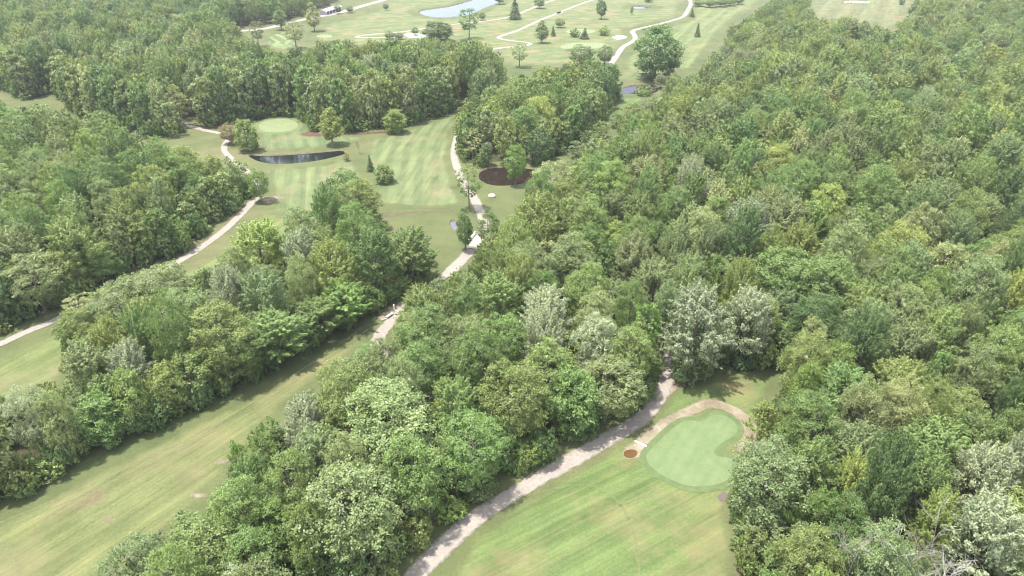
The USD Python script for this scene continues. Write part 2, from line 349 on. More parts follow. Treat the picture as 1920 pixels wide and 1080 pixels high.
# ------------------------------------------------------------------ fairways and greens
PATHA = LineString(smooth_line(flat([(100, 990), (420, 830), (640, 690), (760, 600)]), 2))
FAIRWAYS = [
    # label, outline, cell, feather, guide line for the lanes, material settings
    ("dry fairway strip running up between the two left woods", [(-300, 1130), (0, 962), (160, 885), (330, 800), (470, 735), (640, 640), (700, 605), (730, 605), (700, 640), (620, 700), (520, 790), (420, 900), (330, 1010), (200, 1100), (100, 1300), (-400, 1300)],
     0.9, 2.5, [(-100, 1130), (160, 960), (420, 810), (640, 670)], dict(col=(0.200, 0.220, 0.075), stripe=0.05, period=6.5, dry=0.50, drycol=(0.25, 0.225, 0.115))),
    ("mown fairway in front of the heart-shaped green", [(820, 1100), (870, 1010), (960, 940), (1080, 872), (1165, 820), (1225, 780), (1255, 725), (1330, 708), (1440, 695), (1470, 700), (1425, 800), (1380, 880), (1375, 940), (1390, 1030), (1395, 1120), (1300, 1300), (780, 1300)],
     0.8, 1.8, [(900, 1090), (1100, 980), (1300, 880)], dict(col=(0.175, 0.232, 0.068), stripe=0.07, period=4.4, dry=0.45, drycol=(0.28, 0.235, 0.12), wob=0.5)),
    ("fairway strip behind the middle wood beside the left cart path", [(-300, 770), (0, 665), (110, 612), (230, 565), (370, 490), (440, 440), (490, 385), (600, 385), (560, 440), (430, 530), (250, 640), (110, 720), (-300, 880)],
     1.3, 2.5, [(0, 690), (200, 600), (440, 460)], dict(col=(0.20, 0.235, 0.075), stripe=0.05, period=4.0, dry=0.3)),
    ("fairway with mowing stripes between the long dark pond and the middle wood", [(480, 315), (520, 313), (600, 308), (650, 293), (668, 300), (690, 325), (700, 400), (640, 420), (560, 420), (500, 400), (500, 350)],
     1.2, 3.0, [(590, 305), (585, 400)], dict(col=(0.20, 0.24, 0.09), stripe=0.075, period=4.2, dry=0.3)),
    ("broad striped fairway sweeping round the tree clump", [(700, 385), (690, 330), (680, 300), (690, 262), (760, 243), (850, 213), (872, 198), (858, 225), (848, 262), (845, 300), (858, 345), (872, 375), (868, 388), (780, 392)],
     1.0, 2.5, [(842, 420), (838, 330), (838, 280), (850, 240), (905, 195), (960, 165)], dict(col=(0.20, 0.24, 0.09), stripe=0.09, period=4.6, dry=0.35)),
    ("fairway approach below the far round green", [(480, 285), (476, 262), (485, 235), (510, 222), (560, 221), (590, 247), (650, 253), (690, 255), (660, 276), (600, 280), (540, 284)],
     1.1, 3.0, [(525, 215), (545, 290)], dict(col=(0.19, 0.235, 0.09), stripe=0.085, period=4.5, dry=0.25)),
    ("striped practice turf beside the far gravel road", [(495, 88), (500, 68), (530, 58), (560, 62), (560, 85), (530, 96)],
     1.5, 1.5, [(495, 62), (520, 72), (530, 78), (515, 84), (545, 92)], dict(col=(0.22, 0.27, 0.10), stripe=0.22, period=5.2, dry=0.2)),
    ("open course grass beyond the upper wood with faint mowing lines", [(570, 75), (600, 45), (680, 25), (800, -30), (1290, -30), (1285, 30), (1190, 55), (1185, 80), (1140, 120), (1060, 125), (950, 130), (900, 90), (640, 90)],
     3.0, 8.0, [(560, 70), (900, 30), (1250, 20)], dict(col=(0.20, 0.235, 0.085), stripe=0.05, period=9.0, dry=0.42, drycol=(0.30, 0.24, 0.13))),
    ("open fairway with pale mowing lines left of the forest", [(1150, 150), (1165, 105), (1195, 85), (1200, 60), (1290, 38), (1300, 0), (1310, -30), (1480, -30), (1415, 15), (1370, 45), (1345, 80), (1310, 130), (1240, 140), (1215, 155)],
     2.2, 5.0, [(1300, 145), (1355, 50), (1440, -10)], dict(col=(0.205, 0.245, 0.085), stripe=0.09, period=8.0, dry=0.4)),
    ("pale rough field beyond the forest with tan strips", [(1495, 40), (1530, -25), (1720, -25), (1716, 40), (1657, 62)],
     2.5, 5.0, [(1560, 40), (1600, -10)], dict(col=(0.205, 0.225, 0.09), stripe=0.10, period=14.0, dry=0.5, drycol=(0.27, 0.225, 0.12))),
    ("fairway slot between the tree clump and the right-hand forest", [(1122, 236), (1150, 205), (1160, 183), (1205, 180), (1215, 188), (1160, 222)],
     1.3, 2.0, [(1130, 235), (1195, 183)], dict(col=(0.18, 0.25, 0.075), stripe=0.06, period=4.0, dry=0.1)),
]
for i, (lab, px, cell, fe, guide, kw) in enumerate(FAIRWAYS):
    pg = poly(px).difference(all_ponds.buffer(0.8))
    (v, f), e = grid(pg, cell, 0.016 + 0.004 * i, fe)
    gl = LineString(smooth_line(flat(guide), 3))
    # carry the guide on past both ends so that lanes stay parallel
    gc = np.array(gl.coords)
    a, b = gc[0] + (gc[0] - gc[1]) / np.linalg.norm(gc[0] - gc[1]) * 120, gc[-1] + (gc[-1] - gc[-2]) / np.linalg.norm(gc[-1] - gc[-2]) * 120
    lane = shapely.distance(LineString(np.vstack([a, gc, b])), shapely.points(v[:, :2]))
    tan = gc[-1] - gc[0]
    lane *= np.sign((v[:, 0] - gc[0, 0]) * tan[1] - (v[:, 1] - gc[0, 1]) * tan[0]) if i != 4 else 1
    big_one = 26.0 if i < 2 else 40.0
    kw["streak"] = (big_one, 1.1 if i < 2 else 2.2, math.atan2(tan[1], tan[0]))
    sheet("fairway", (v, f), turf_mat(f"turf_{i}", **kw), {"edge": e, "lane": lane}, kind="structure", label=lab)

GREEN = [(1210, 857), (1218, 845), (1253, 810), (1277, 792), (1293, 788), (1310, 791), (1318, 789), (1335, 779), (1348, 777), (1368, 783), (1382, 798), (1384, 808), (1373, 821), (1352, 832), (1339, 843), (1338, 852), (1348, 857), (1368, 859), (1384, 868), (1382, 887), (1363, 903), (1330, 914), (1297, 913), (1275, 908), (1240, 892), (1217, 873)]
green_poly = smooth_poly(GREEN, 2)
collar_poly = green_poly.buffer(0.95).buffer(0.8).buffer(-0.8)


def flat_turf(name, c1, c2, scale=0.5, stripe=None):
    n, l = rough_nodes()
    n.update({"n4": ("noise_texture", {"scale": scale, "detail": 4.0, "roughness": 0.6}), "rc": ("rgb_ramp", {"ramp": [(0.35, tuple(np.array(c1) * 0.8)), (0.65, tuple(np.array(c2) * 0.8))]}),
              "m": ("mix_color", {"blend_type": "multiply", "fac": 0.5, "use_clamp": False})})
    n.update({"wv": ("wave_texture", {"scale": 0.19, "distortion": 0.8, "detail": 2.0, "detail_scale": 0.6}), "wr": ("rgb_ramp", {"ramp": [(0.3, (0.975, 0.98, 0.97)), (0.7, (1.02, 1.018, 1.015))]}),
              "wrot": ("mapping", {"rotation": (0, 0, 0.6)}), "m2": ("mix_color", {"blend_type": "multiply", "fac": 1.0, "use_clamp": False})})
    l += [("g.position", "n4.vector"), ("n4.fac", "rc.fac"), ("rc.color", "m2.a"), ("g.position", "wrot.vector"), ("wrot.vector", "wv.vector"), ("wv.fac", "wr.fac"), ("wr.color", "m2.b"), ("m2.result", "m.a"), ("r3.color", "m.b")]
    finish(n, l, "m.result", bump=0.1)
    return usdkit.material(stage, f"/World/Looks/{name}", n, l, surface="p.BSDF")


GREENMAT = flat_turf("green_turf", (0.124, 0.168, 0.076), (0.145, 0.188, 0.088), 0.4)
COLLAR = flat_turf("collar_turf", (0.088, 0.122, 0.050), (0.115, 0.148, 0.064), 0.7)
sheet("green_collar", tri(collar_poly, 0.05), COLLAR, kind="structure", label="darker grass collar round the heart-shaped putting green")
sheet("putting_green", tri(green_poly, 0.075), GREENMAT, kind="structure", label="heart-shaped smooth pale putting green in the lower right clearing")
far_green = smooth_poly([(484, 235), (494, 227), (520, 223), (545, 224), (559, 231), (558, 241), (540, 247), (510, 249), (488, 246)], 2)
sheet("green_collar", tri(far_green.buffer(1.6), 0.05), flat_turf("collar_turf_far", (0.115, 0.145, 0.062), (0.13, 0.16, 0.07)), kind="structure", label="slightly darker collar round the far round green")
sheet("putting_green", tri(far_green, 0.075), flat_turf("green_turf_far", (0.16, 0.19, 0.095), (0.185, 0.215, 0.11)), kind="structure", label="round pale putting green above the long dark pond")
for px in ([(1048, 87), (1070, 81), (1105, 79), (1140, 82), (1135, 89), (1090, 93), (1055, 92)], [(1058, 58), (1075, 54), (1110, 55), (1120, 60), (1095, 64), (1065, 63)], [(590, 68), (600, 65), (622, 65), (625, 70), (605, 72)]):
    g = smooth_poly(px, 2)
    sheet("putting_green", tri(g, 0.06), "/World/Looks/green_turf_far", kind="structure", label="small pale putting green in the distant open course")

# bare and worn ground
DIRT = patch_mat("bare_dirt", [(0.14, 0.115, 0.075), (0.20, 0.170, 0.115), (0.275, 0.24, 0.175)], lo=0.3, hi=0.62, scale=0.8)
DIRTR = patch_mat("red_litter", [(0.06, 0.035, 0.025), (0.10, 0.058, 0.042), (0.15, 0.092, 0.066)], lo=0.25, hi=0.7, scale=0.6)
MUD = patch_mat("grey_mud", [(0.10, 0.08, 0.07), (0.125, 0.10, 0.09), (0.15, 0.12, 0.105)], lo=0.3, hi=0.65, scale=0.5)
DITCH = patch_mat("ditch_weeds", [(0.085, 0.085, 0.038), (0.11, 0.10, 0.05), (0.13, 0.115, 0.065)], lo=0.2, hi=0.9, scale=0.4)
WORN = patch_mat("worn_turf", [(0.13, 0.105, 0.058), (0.16, 0.13, 0.075), (0.19, 0.15, 0.095)], lo=0.2, hi=1.1, scale=0.5)
TAN = patch_mat("tan_grass", [(0.155, 0.14, 0.062), (0.19, 0.165, 0.08), (0.22, 0.185, 0.10)], lo=0.2, hi=0.9, scale=0.15)
SAND = patch_mat("pale_sand", [(0.30, 0.28, 0.275), (0.36, 0.34, 0.34), (0.42, 0.40, 0.395)], lo=0.2, hi=0.45, scale=0.5)
band = resample(smooth_line(flat([(1202, 834), (1227, 808), (1260, 787), (1293, 772), (1318, 760), (1335, 756), (1360, 762), (1385, 775), (1402, 792), (1408, 813), (1405, 830), (1392, 850)]), 3), 0.6)
bw = 2.3 + 0.9 * (meshkit.fbm(np.c_[band * 0.25, np.zeros(len(band))], 3) - 0.5)
(v, f), side = ribbon(band, bw * 1.3, 0.04)
sheet("bare_dirt", (v, f), DIRT, {"edge": np.clip(1 - side, 0, 1) * 1.5}, kind="structure", label="pale bare dirt band curving round the heart-shaped green")
PATCHES = [
    (DIRT, 0.05, 1.4, [(1236, 742), (1250, 718), (1272, 712), (1294, 715), (1276, 727), (1255, 746)], "pale trodden dirt where the cart path enters the forest"),
    (DIRT, 0.045, 1.2, [(1163, 850), (1170, 838), (1190, 828), (1215, 832), (1208, 848), (1195, 862), (1175, 862)], "worn dirt round the rust-coloured puddle"),
    (MUD, 0.05, 0.8, [(1342, 930), (1352, 923), (1370, 924), (1376, 934), (1366, 943), (1348, 942)], "purplish muddy patch below the heart-shaped green"),
    (DIRTR, 0.05, 1.2, [(1380, 1050), (1392, 1045), (1404, 1062), (1404, 1095), (1388, 1090)], "reddish bare soil at the forest edge"),
    (DIRTR, 0.03, 2.5, [(1248, 680), (1300, 690), (1340, 700), (1320, 714), (1285, 724), (1258, 722), (1240, 715)], "reddish leaf litter under the silver trees by the path"),
    (DIRT, 0.045, 1.5, [(705, 596), (722, 580), (750, 566), (768, 560), (764, 572), (738, 588), (715, 602)], "bare tee ground beside the white post"),
    (DIRTR, 0.045, 3.0, [(556, 253), (585, 244), (640, 251), (700, 247), (745, 244), (748, 247), (700, 251.5), (630, 254.5), (580, 257)], "reddish bare soil along the upper wood edge"),
    (DITCH, 0.045, 3.0, [(690, 408), (720, 398), (790, 394), (850, 392), (848, 398), (790, 402), (730, 408)], "greyish ditch of weeds across the mown fairway"),
    (SAND, 0.06, 1.0, [(1145, 70), (1158, 65.5), (1172, 67), (1178, 70), (1170, 73.5), (1156, 75)], "pale sand bunker beside the winding far cart path"),
    (SAND, 0.06, 1.0, [(1040, 25), (1050, 21.5), (1057, 23), (1050, 26)], "tiny pale bunker beside the far straight cart path"),
    (SAND, 0.06, 2.5, [(755, 66), (763, 61), (785, 63), (803, 65), (803, 70), (770, 72)], "pale gravel lot behind the upper wood"),
    (SAND, 0.05, 2.5, [(598, 25), (610, 18), (635, 15), (640, 24), (605, 31)], "pale gravel lot beside the far road"),
    (TAN, 0.05, 5.0, [(1650, 48), (1668, 20), (1707, 14), (1703, 34), (1680, 42), (1660, 52)], "tan dry corner of the far field"),
    (DIRT, 0.045, 1.5, [(400, 870), (416, 860), (432, 862), (420, 872)], "scuffed bare spot on the dry fairway"),
    (DIRT, 0.045, 1.2, [(352, 930), (365, 922), (388, 926), (392, 932), (368, 936)], "pale scuffed spot at the fairway's wooded side"),
    (WORN, 0.045, 3.0, [(140, 945), (170, 920), (200, 915), (190, 940), (155, 955)], "brownish worn patch in the dry fairway"),
    (WORN, 0.045, 2.0, [(190, 980), (200, 965), (215, 967), (210, 980)], "small brownish patch in the dry fairway"),
    (DIRT, 0.045, 3.0, [(488, 372), (520, 366), (530, 372), (505, 382)], "worn dirt under the lone tree at the left path"),
]
for m, z, fe, px, lab in PATCHES:
    pg = poly(px)
    (v, f), e = grid(pg.buffer(fe * 0.5), max(0.25, min(2.0, math.sqrt(pg.area) / 16)), z, fe)
    sheet("bare_ground", (v, f), m, {"edge": e}, kind="structure", label=lab)
TRACK = patch_mat("wheel_tracks", [(0.115, 0.125, 0.056), (0.14, 0.145, 0.066), (0.165, 0.165, 0.08)], lo=0.05, hi=1.2, scale=0.5, amount=0.5)
for px, off in (([(-40, 1010), (150, 932), (330, 848), (480, 765), (600, 682), (690, 618)], 0.0), ([(-40, 1010), (150, 932), (330, 848), (480, 765), (600, 682), (690, 618)], 1.3), ([(560, 838), (590, 780), (625, 720), (660, 668)], 0.0), ([(560, 838), (590, 780), (625, 720), (660, 668)], 1.2),
                ([(-20, 1010), (15, 1030), (35, 1060), (40, 1100)], 0.0), ([(985, 930), (1090, 905), (1150, 925), (1190, 990), (1200, 1090)], 0.0), ([(930, 1075), (1060, 990), (1220, 925)], 0.0), ([(1000, 1085), (1110, 1000), (1260, 940)], 0.0)):
    ln = resample(smooth_line(flat(px), 3), 0.8)
    t = np.gradient(ln, axis=0)
    t /= np.linalg.norm(t, axis=1, keepdims=True)
    (v, f), side = ribbon(ln + off * np.c_[-t[:, 1], t[:, 0]], 0.55 if off or px[0][0] != -20 else 1.6, 0.062)
    sheet("wheel_track", (v, f), TRACK, {"edge": 1 - side}, kind="structure", label="faint pale wheel track across the mown turf")
rust = smooth_poly([(1168, 850), (1175, 844), (1188, 843), (1196, 847), (1194, 855), (1184, 860), (1172, 858)], 3)
sheet("puddle", tri(rust, 0.065), water_mat("rusty_water", (0.080, 0.042, 0.014), 0.4), kind="structure", label="rust-coloured puddle left of the heart-shaped green")

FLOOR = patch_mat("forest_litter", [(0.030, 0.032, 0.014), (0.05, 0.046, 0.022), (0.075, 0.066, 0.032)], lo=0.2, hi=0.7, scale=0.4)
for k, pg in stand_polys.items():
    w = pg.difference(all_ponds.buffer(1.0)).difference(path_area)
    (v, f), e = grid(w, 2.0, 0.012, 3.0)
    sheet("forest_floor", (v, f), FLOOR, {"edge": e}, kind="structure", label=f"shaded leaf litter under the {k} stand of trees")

# ------------------------------------------------------------------ foliage materials
COLS = {
    "olive": (0.108, 0.136, 0.043), "mid green": (0.080, 0.119, 0.037), "dark green": (0.052, 0.085, 0.030), "grey-green": (0.098, 0.126, 0.056),
    "yellow-green": (0.140, 0.168, 0.046), "lime green": (0.096, 0.142, 0.036), "silvery": (0.166, 0.182, 0.118), "tan-olive": (0.138, 0.150, 0.068),
    "pale green": (0.118, 0.144, 0.062), "brownish": (0.150, 0.115, 0.060), "blue-green": (0.048, 0.078, 0.036),
}
LEAF = {}
for k, c in COLS.items():
    c = (0.8 * np.array(c) + 0.2 * np.array([0.102, 0.130, 0.047])) * np.array([1.68, 1.70, 1.70])
    under = 0.5 * c + 0.5 * c.mean() * 1.25
    trans = c * np.array([1.25, 1.2, 0.6])
    LEAF[k] = usdkit.material(stage, "/World/Looks/leaf_" + k.replace(" ", "_").replace("-", "_"), {
        "tone": ("attribute", {"attribute": "tone"}), "oi": ("object_info", {}),
        "rc": ("rgb_ramp", {"ramp": [(0.0, tuple(c * [0.55, 0.60, 0.58])), (0.5, tuple(c)), (0.85, tuple(c * [1.45, 1.38, 1.25])), (1.0, tuple(0.5 * c * 1.75 + 0.5 * c.mean() * 1.8))]}),
        "h1": ("map_range", {"from_min": 0.0, "from_max": 1.0, "to_min": 0.488, "to_max": 0.512}),
        "w": ("white_noise_texture", {"dimensions": "1D"}),
        "v1": ("map_range", {"from_min": 0.0, "from_max": 1.0, "to_min": 0.83, "to_max": 1.15}),
        "hs": ("hsv", {"saturation": 1.0}),
        "p": ("principled_bsdf", {"roughness": 0.5, "specular_ior_level": 0.3}),
        "tm": ("mix_color", {"blend_type": "multiply", "fac": 1.0, "b": (1.27, 1.25, 0.64), "use_clamp": False}),
        "tr": ("translucent_bsdf", {}), "mx": ("mix_closure", {"fac": 0.30})},
        [("tone.fac", "rc.fac"), ("oi.random", "h1.value"), ("oi.random", "w.w"), ("w.value", "v1.value"), ("h1.result", "hs.hue"), ("v1.result", "hs.value"), ("rc.color", "hs.color"),
         ("hs.color", "p.base_color"), ("hs.color", "tm.a"), ("tm.result", "tr.color"), ("p.BSDF", "mx.closure1"), ("tr.BSDF", "mx.closure2")], surface="mx.closure")
BARK = plain("bark", (0.13, 0.11, 0.09), 0.9, 3.0, 0.35)
DEADWOOD = plain("dead_wood", (0.24, 0.215, 0.185), 0.85, 2.0, 0.3)
WHITEBARK = plain("white_bark", (0.30, 0.28, 0.25), 0.8, 2.0, 0.25)


# ------------------------------------------------------------------ tree shapes
def unit(a):
    return a / (np.linalg.norm(a, axis=-1, keepdims=True) + 1e-9)


def leaves_mesh(c, nrm, along, length, width, fold=0.12):
    """One folded leaf spray (two triangles) at each centre."""
    side = unit(np.cross(nrm, along)); along = unit(np.cross(side, nrm))
    L, W = length[:, None] / 2, width[:, None] / 2
    v = np.stack([c - along * L, c + side * W + nrm * W * fold * 2, c + along * L, c - side * W + nrm * W * fold * 2], 1).reshape(-1, 3)
    i = np.arange(len(c))[:, None] * 4
    return v, np.vstack([i + [0, 2, 1], i + [0, 3, 2]])


def crown(rng, form, R, z0, z1, n, leaf):
    """Leaf centres in the crown of the form: between heights z0 and z1, radius R. Returns vertices, faces, tone and the centres of its boughs."""
    H = z1 - z0
    up = np.array([0, 0, 1.0])
    if form in ("round", "broad", "bush", "loose", "column", "skirt"):
        npf = {"round": 46, "broad": 70, "bush": 22, "loose": 34, "column": 40, "skirt": 52}[form]
        pts = []
        rmin = {"round": 0.42, "broad": 0.34, "bush": 0.55, "loose": 0.46, "column": 0.45, "skirt": 0.40}[form]
        for tries in range(4000):
            d = unit(rng.normal(size=3)); rr = rng.uniform(0.45, 1.0) ** 0.5
            q = d * rr
            if form not in ("bush", "skirt") and q[2] < -0.75:
                continue
            if all(np.linalg.norm(q - o) > rmin * (0.75 + 0.25 * rng.random()) for o in pts):
                pts.append(q)
            if len(pts) >= npf:
                break
        u = np.array(pts)
        squash = np.where(u[:, 2] > 0, 1.0, 0.9)[:, None]
        lump = 1 + 0.22 * (meshkit.noise(u * 1.7 + rng.uniform(0, 50, 3), 3) - 0.5)[:, None] * 2
        body = 0.84
        zc = z0 + H * 0.46
        prof = np.ones(len(u))
        if form == "skirt":
            prof = np.clip(1.0 - 0.25 * u[:, 2], 0.7, 1.15)
        if form == "column":
            prof = np.clip(1.05 - 0.45 * (u[:, 2] + 0.2), 0.4, 1.1)
        cen = np.c_[u[:, :2] * R * body * prof[:, None], u[:, 2] * H * 0.46] * lump * squash + [0, 0, zc]
        pr = R * {"round": 0.30, "broad": 0.25, "bush": 0.42, "loose": 0.25, "column": 0.30, "skirt": 0.29}[form] * rng.uniform(0.75, 1.25, len(u))
        m = max(60, n // 11)          # twigs: tufts of about eleven leaves with gaps between them
        k = rng.choice(len(u), m, p=pr ** 2 / (pr ** 2).sum())
        out = unit(u[k] * [1, 1, H / (2 * R) if form != "column" else 1])
        d = unit(rng.normal(size=(m, 3)) + 0.75 * out + 0.45 * up)
        rad = pr[k] * (1 - 0.42 * rng.random(m) ** 2.2) * (1 + 0.3 * (meshkit.noise(d * 2.3 + k[:, None] * 3.1, 5) - 0.5) * 2)
        tc = cen[k] + d * rad[:, None] * [1, 1, 0.82]
        tn = unit(0.8 * d + 0.5 * up + 0.45 * rng.normal(size=(m, 3)))
        tt = rng.normal(0, 0.10, m)
        j = rng.integers(m, size=n)
        k, d = k[j], d[j]
        spread = (0.13 if form == "bush" else 0.25) * rng.uniform(0.6, 1.2, m)[j]
        c = tc[j] + rng.normal(size=(n, 3)) * spread[:, None] * [1, 1, 0.7]
        nrm = unit(tn[j] + 0.42 * rng.normal(size=(n, 3)))
        along = unit(d + 0.8 * rng.normal(size=(n, 3)))
        ln, wd = leaf * rng.uniform(0.8, 1.5, n), leaf * rng.uniform(0.55, 0.9, n)
        clump = rng.uniform(-0.10, 0.10, len(u))[k] + tt[j]
    else:  # plume: feathery upright shoots; willow-like sprays
        ns = {"plume": 150, "spire": 110}[form]
        u = unit(rng.normal(size=(ns, 3))); u[:, 2] = np.where(u[:, 2] < -0.55, -u[:, 2], u[:, 2])
        zc = z0 + H * 0.45
        prof = np.ones(ns) if form == "plume" else np.clip(0.95 - 0.62 * (u[:, 2]), 0.3, 1.2)
        lump = 1 + 0.28 * (meshkit.noise(u * 1.6 + rng.uniform(0, 50, 3), 3) - 0.5) * 2
        cen = np.c_[u[:, :2] * R * (0.78 * prof * lump)[:, None], u[:, 2] * H * 0.42 * lump] + [0, 0, zc]
        sd = unit(u * [0.75, 0.75, 0.45] + up * 0.62 + 0.2 * rng.normal(size=(ns, 3)))
        sl = R * rng.uniform(0.40, 0.72, ns)
        k = rng.choice(ns, n, p=sl / sl.sum())
        t = rng.uniform(-0.55, 1.0, n)
        rad = (0.105 * R * (1.05 - np.clip(t, -0.4, 1.0)) * 1.5 + 0.05)
        off = unit(rng.normal(size=(n, 3)))
        d = off
        c = cen[k] + sd[k] * (t * sl[k])[:, None] * 0.72 + off * (rad * rng.random(n) ** 0.5)[:, None]
        nrm = unit(0.5 * off + 0.55 * u[k] + 0.45 * up + 0.55 * rng.normal(size=(n, 3)))
        along = unit(sd[k] + 0.45 * rng.normal(size=(n, 3)))
        ln, wd = leaf * rng.uniform(1.1, 2.0, n), leaf * rng.uniform(0.45, 0.75, n)
        clump = rng.uniform(-0.12, 0.12, ns)[k]
    tone = np.clip(0.5 + clump + rng.normal(0, 0.15, n), 0, 1)
    v, f = leaves_mesh(c, nrm, along, ln, wd)
    return v, f, np.repeat(tone, 4), cen


def conifer(rng, R, z0, z1, n, leaf):
    m = n // 12
    t = np.clip(rng.random(m) ** 0.62, 0.02, 1)
    t = np.clip(np.round(t * 10) / 10 + rng.normal(0, 0.03, m), 0.0, 1.02)
    a = rng.uniform(0, 2 * np.pi, m)
    lob = 1 + 0.45 * (meshkit.noise(np.c_[np.cos(a) * 1.6, np.sin(a) * 1.6, t * 6 + 3], 4) - 0.5) * 2
    r = R * (t * 0.92 + 0.05) * rng.uniform(0.3, 1.08, m) ** 0.6 * lob * 0.9
    tc = np.c_[np.cos(a) * r, np.sin(a) * r, z1 - t * (z1 - z0) - 0.25 * r + rng.normal(0, 0.15, m)]
    j = rng.integers(m, size=n)
    o = np.c_[np.cos(a), np.sin(a), np.full(m, -0.3)][j]
    c = tc[j] + o * rng.normal(0, 0.42, (n, 1)) + rng.normal(0, 0.13, (n, 3))
    nrm = unit(np.array([0, 0, 1.0]) + 0.4 * o + 0.5 * rng.normal(size=(n, 3)))
    v, f = leaves_mesh(c, nrm, unit(o + 0.4 * rng.normal(size=(n, 3))), leaf * rng.uniform(1.0, 1.8, n), leaf * rng.uniform(0.4, 0.7, n))
    tone = 0.5 + rng.normal(0, 0.1, m)[j] + rng.normal(0, 0.13, n)
    return v, f, np.repeat(np.clip(tone, 0, 1), 4), np.c_[np.zeros(3), np.zeros(3), np.linspace(z0, z1, 3)]


def tube(p, r, sides=6):
    p = np.asarray(p, float)
    t = unit(np.gradient(p, axis=0))
    a = unit(np.cross(t, np.where(np.abs(t[:, 2:]) < 0.9, [0, 0, 1.0], [1.0, 0, 0])))
    b, g = np.cross(t, a), np.arange(sides) * 2 * np.pi / sides
    v = p[:, None] + np.asarray(r)[:, None, None] * (np.cos(g)[None, :, None] * a[:, None] + np.sin(g)[None, :, None] * b[:, None])
    i, j = np.meshgrid(np.arange(len(p) - 1), np.arange(sides), indexing="ij")
    q = np.stack([i * sides + j, i * sides + (j + 1) % sides, (i + 1) * sides + (j + 1) % sides, (i + 1) * sides + j], -1).reshape(-1, 4)
    return v.reshape(-1, 3), np.vstack([q[:, [0, 1, 2]], q[:, [0, 2, 3]]])


def join(parts):
    vs, fs, n = [], [], 0
    for v, f in parts:
        vs.append(v); fs.append(f + n); n += len(v)
    return np.vstack(vs), np.vstack(fs)


def trunk_mesh(rng, H, r0, top, limbs, sides=6):
    lean = rng.normal(0, 0.025, 2)
    s = np.linspace(0, 1, 6)
    axis = np.c_[lean[0] * H * s ** 2, lean[1] * H * s ** 2, s * top]
    parts = [tube(axis, r0 * (1.15 - 0.8 * s) * np.where(s == 0, 1.35, 1), sides)]
    for q in limbs:
        z = np.clip(q[2] - rng.uniform(0.25, 0.5) * np.hypot(q[0], q[1]) - 0.3, 0.25 * top, 0.95 * top)
        a = np.array([np.interp(z, axis[:, 2], axis[:, 0]), np.interp(z, axis[:, 2], axis[:, 1]), z])
        m = a + (q - a) * 0.55 + [0, 0, 0.06 * np.linalg.norm(q - a)]
        parts.append(tube([a, m, q], r0 * np.array([0.42, 0.28, 0.1]), 4))
    return join(parts)


def bare_tree(rng, H, r0, n=9, twigs=5):
    s = np.linspace(0, 1, 8)
    bend = rng.normal(0, 0.06, 2)
    axis = np.c_[bend[0] * H * s ** 2 + 0.15 * np.sin(s * 5), bend[1] * H * s ** 2, s * H]
    stem, boughs = tube(axis, r0 * (1.05 - 0.88 * s), 6), []
    for k in range(n):
        z = rng.uniform(0.35, 0.95)
        a = np.array([np.interp(z, s, axis[:, i]) for i in range(3)])
        ang = k * 2.4 + rng.uniform(-0.4, 0.4)
        L = H * rng.uniform(0.16, 0.36) * (1.25 - z * 0.7)
        d = np.array([math.cos(ang), math.sin(ang), rng.uniform(0.5, 1.3)]); d /= np.linalg.norm(d)
        m = a + d * L * 0.5 + rng.normal(0, 0.05, 3) * L
        e = a + d * L + np.array([0, 0, 0.12 * L]) + rng.normal(0, 0.08, 3) * L
        b = [tube([a, m, e], r0 * np.array([0.42, 0.26, 0.1]), 4)]
        for _ in range(twigs):
            w = rng.uniform(0.3, 0.95)
            o = a + (e - a) * w
            td = unit(d + rng.normal(0, 0.7, 3)) * L * rng.uniform(0.25, 0.5)
            b.append(tube([o, o + td * 0.5 + rng.normal(0, 0.03, 3) * L, o + td], r0 * np.array([0.17, 0.12, 0.06]), 3))
        boughs.append(join(b))
    return stem, boughs


LIB = stage.CreateClassPrim("/World/Library")


def add_leaf_mesh(path, v, f, tone, mat):
    m = usdkit.mesh(stage, path, (v, f), mat)
    UsdGeom.PrimvarsAPI(m).CreatePrimvar("tone", Sdf.ValueTypeNames.FloatArray, "vertex").Set(Vt.FloatArray.FromNumpy(tone.astype(np.float32)))
    return m


PROTO = {}
# reference size of every library tree: crown radius 5, height 16 (shrubs: radius 2, height 3)
FORMS = {"round": (5.0, 2.2, 16.0), "broad": (6.0, 3.0, 15.0), "plume": (4.6, 2.0, 16.5), "spire": (4.2, 1.2, 17.0), "loose": (4.6, 3.2, 15.0), "column": (3.6, 1.2, 14.0), "skirt": (4.2, 0.2, 12.0), "bush": (2.0, 0.0, 3.0), "fir": (3.4, 0.8, 13.0)}


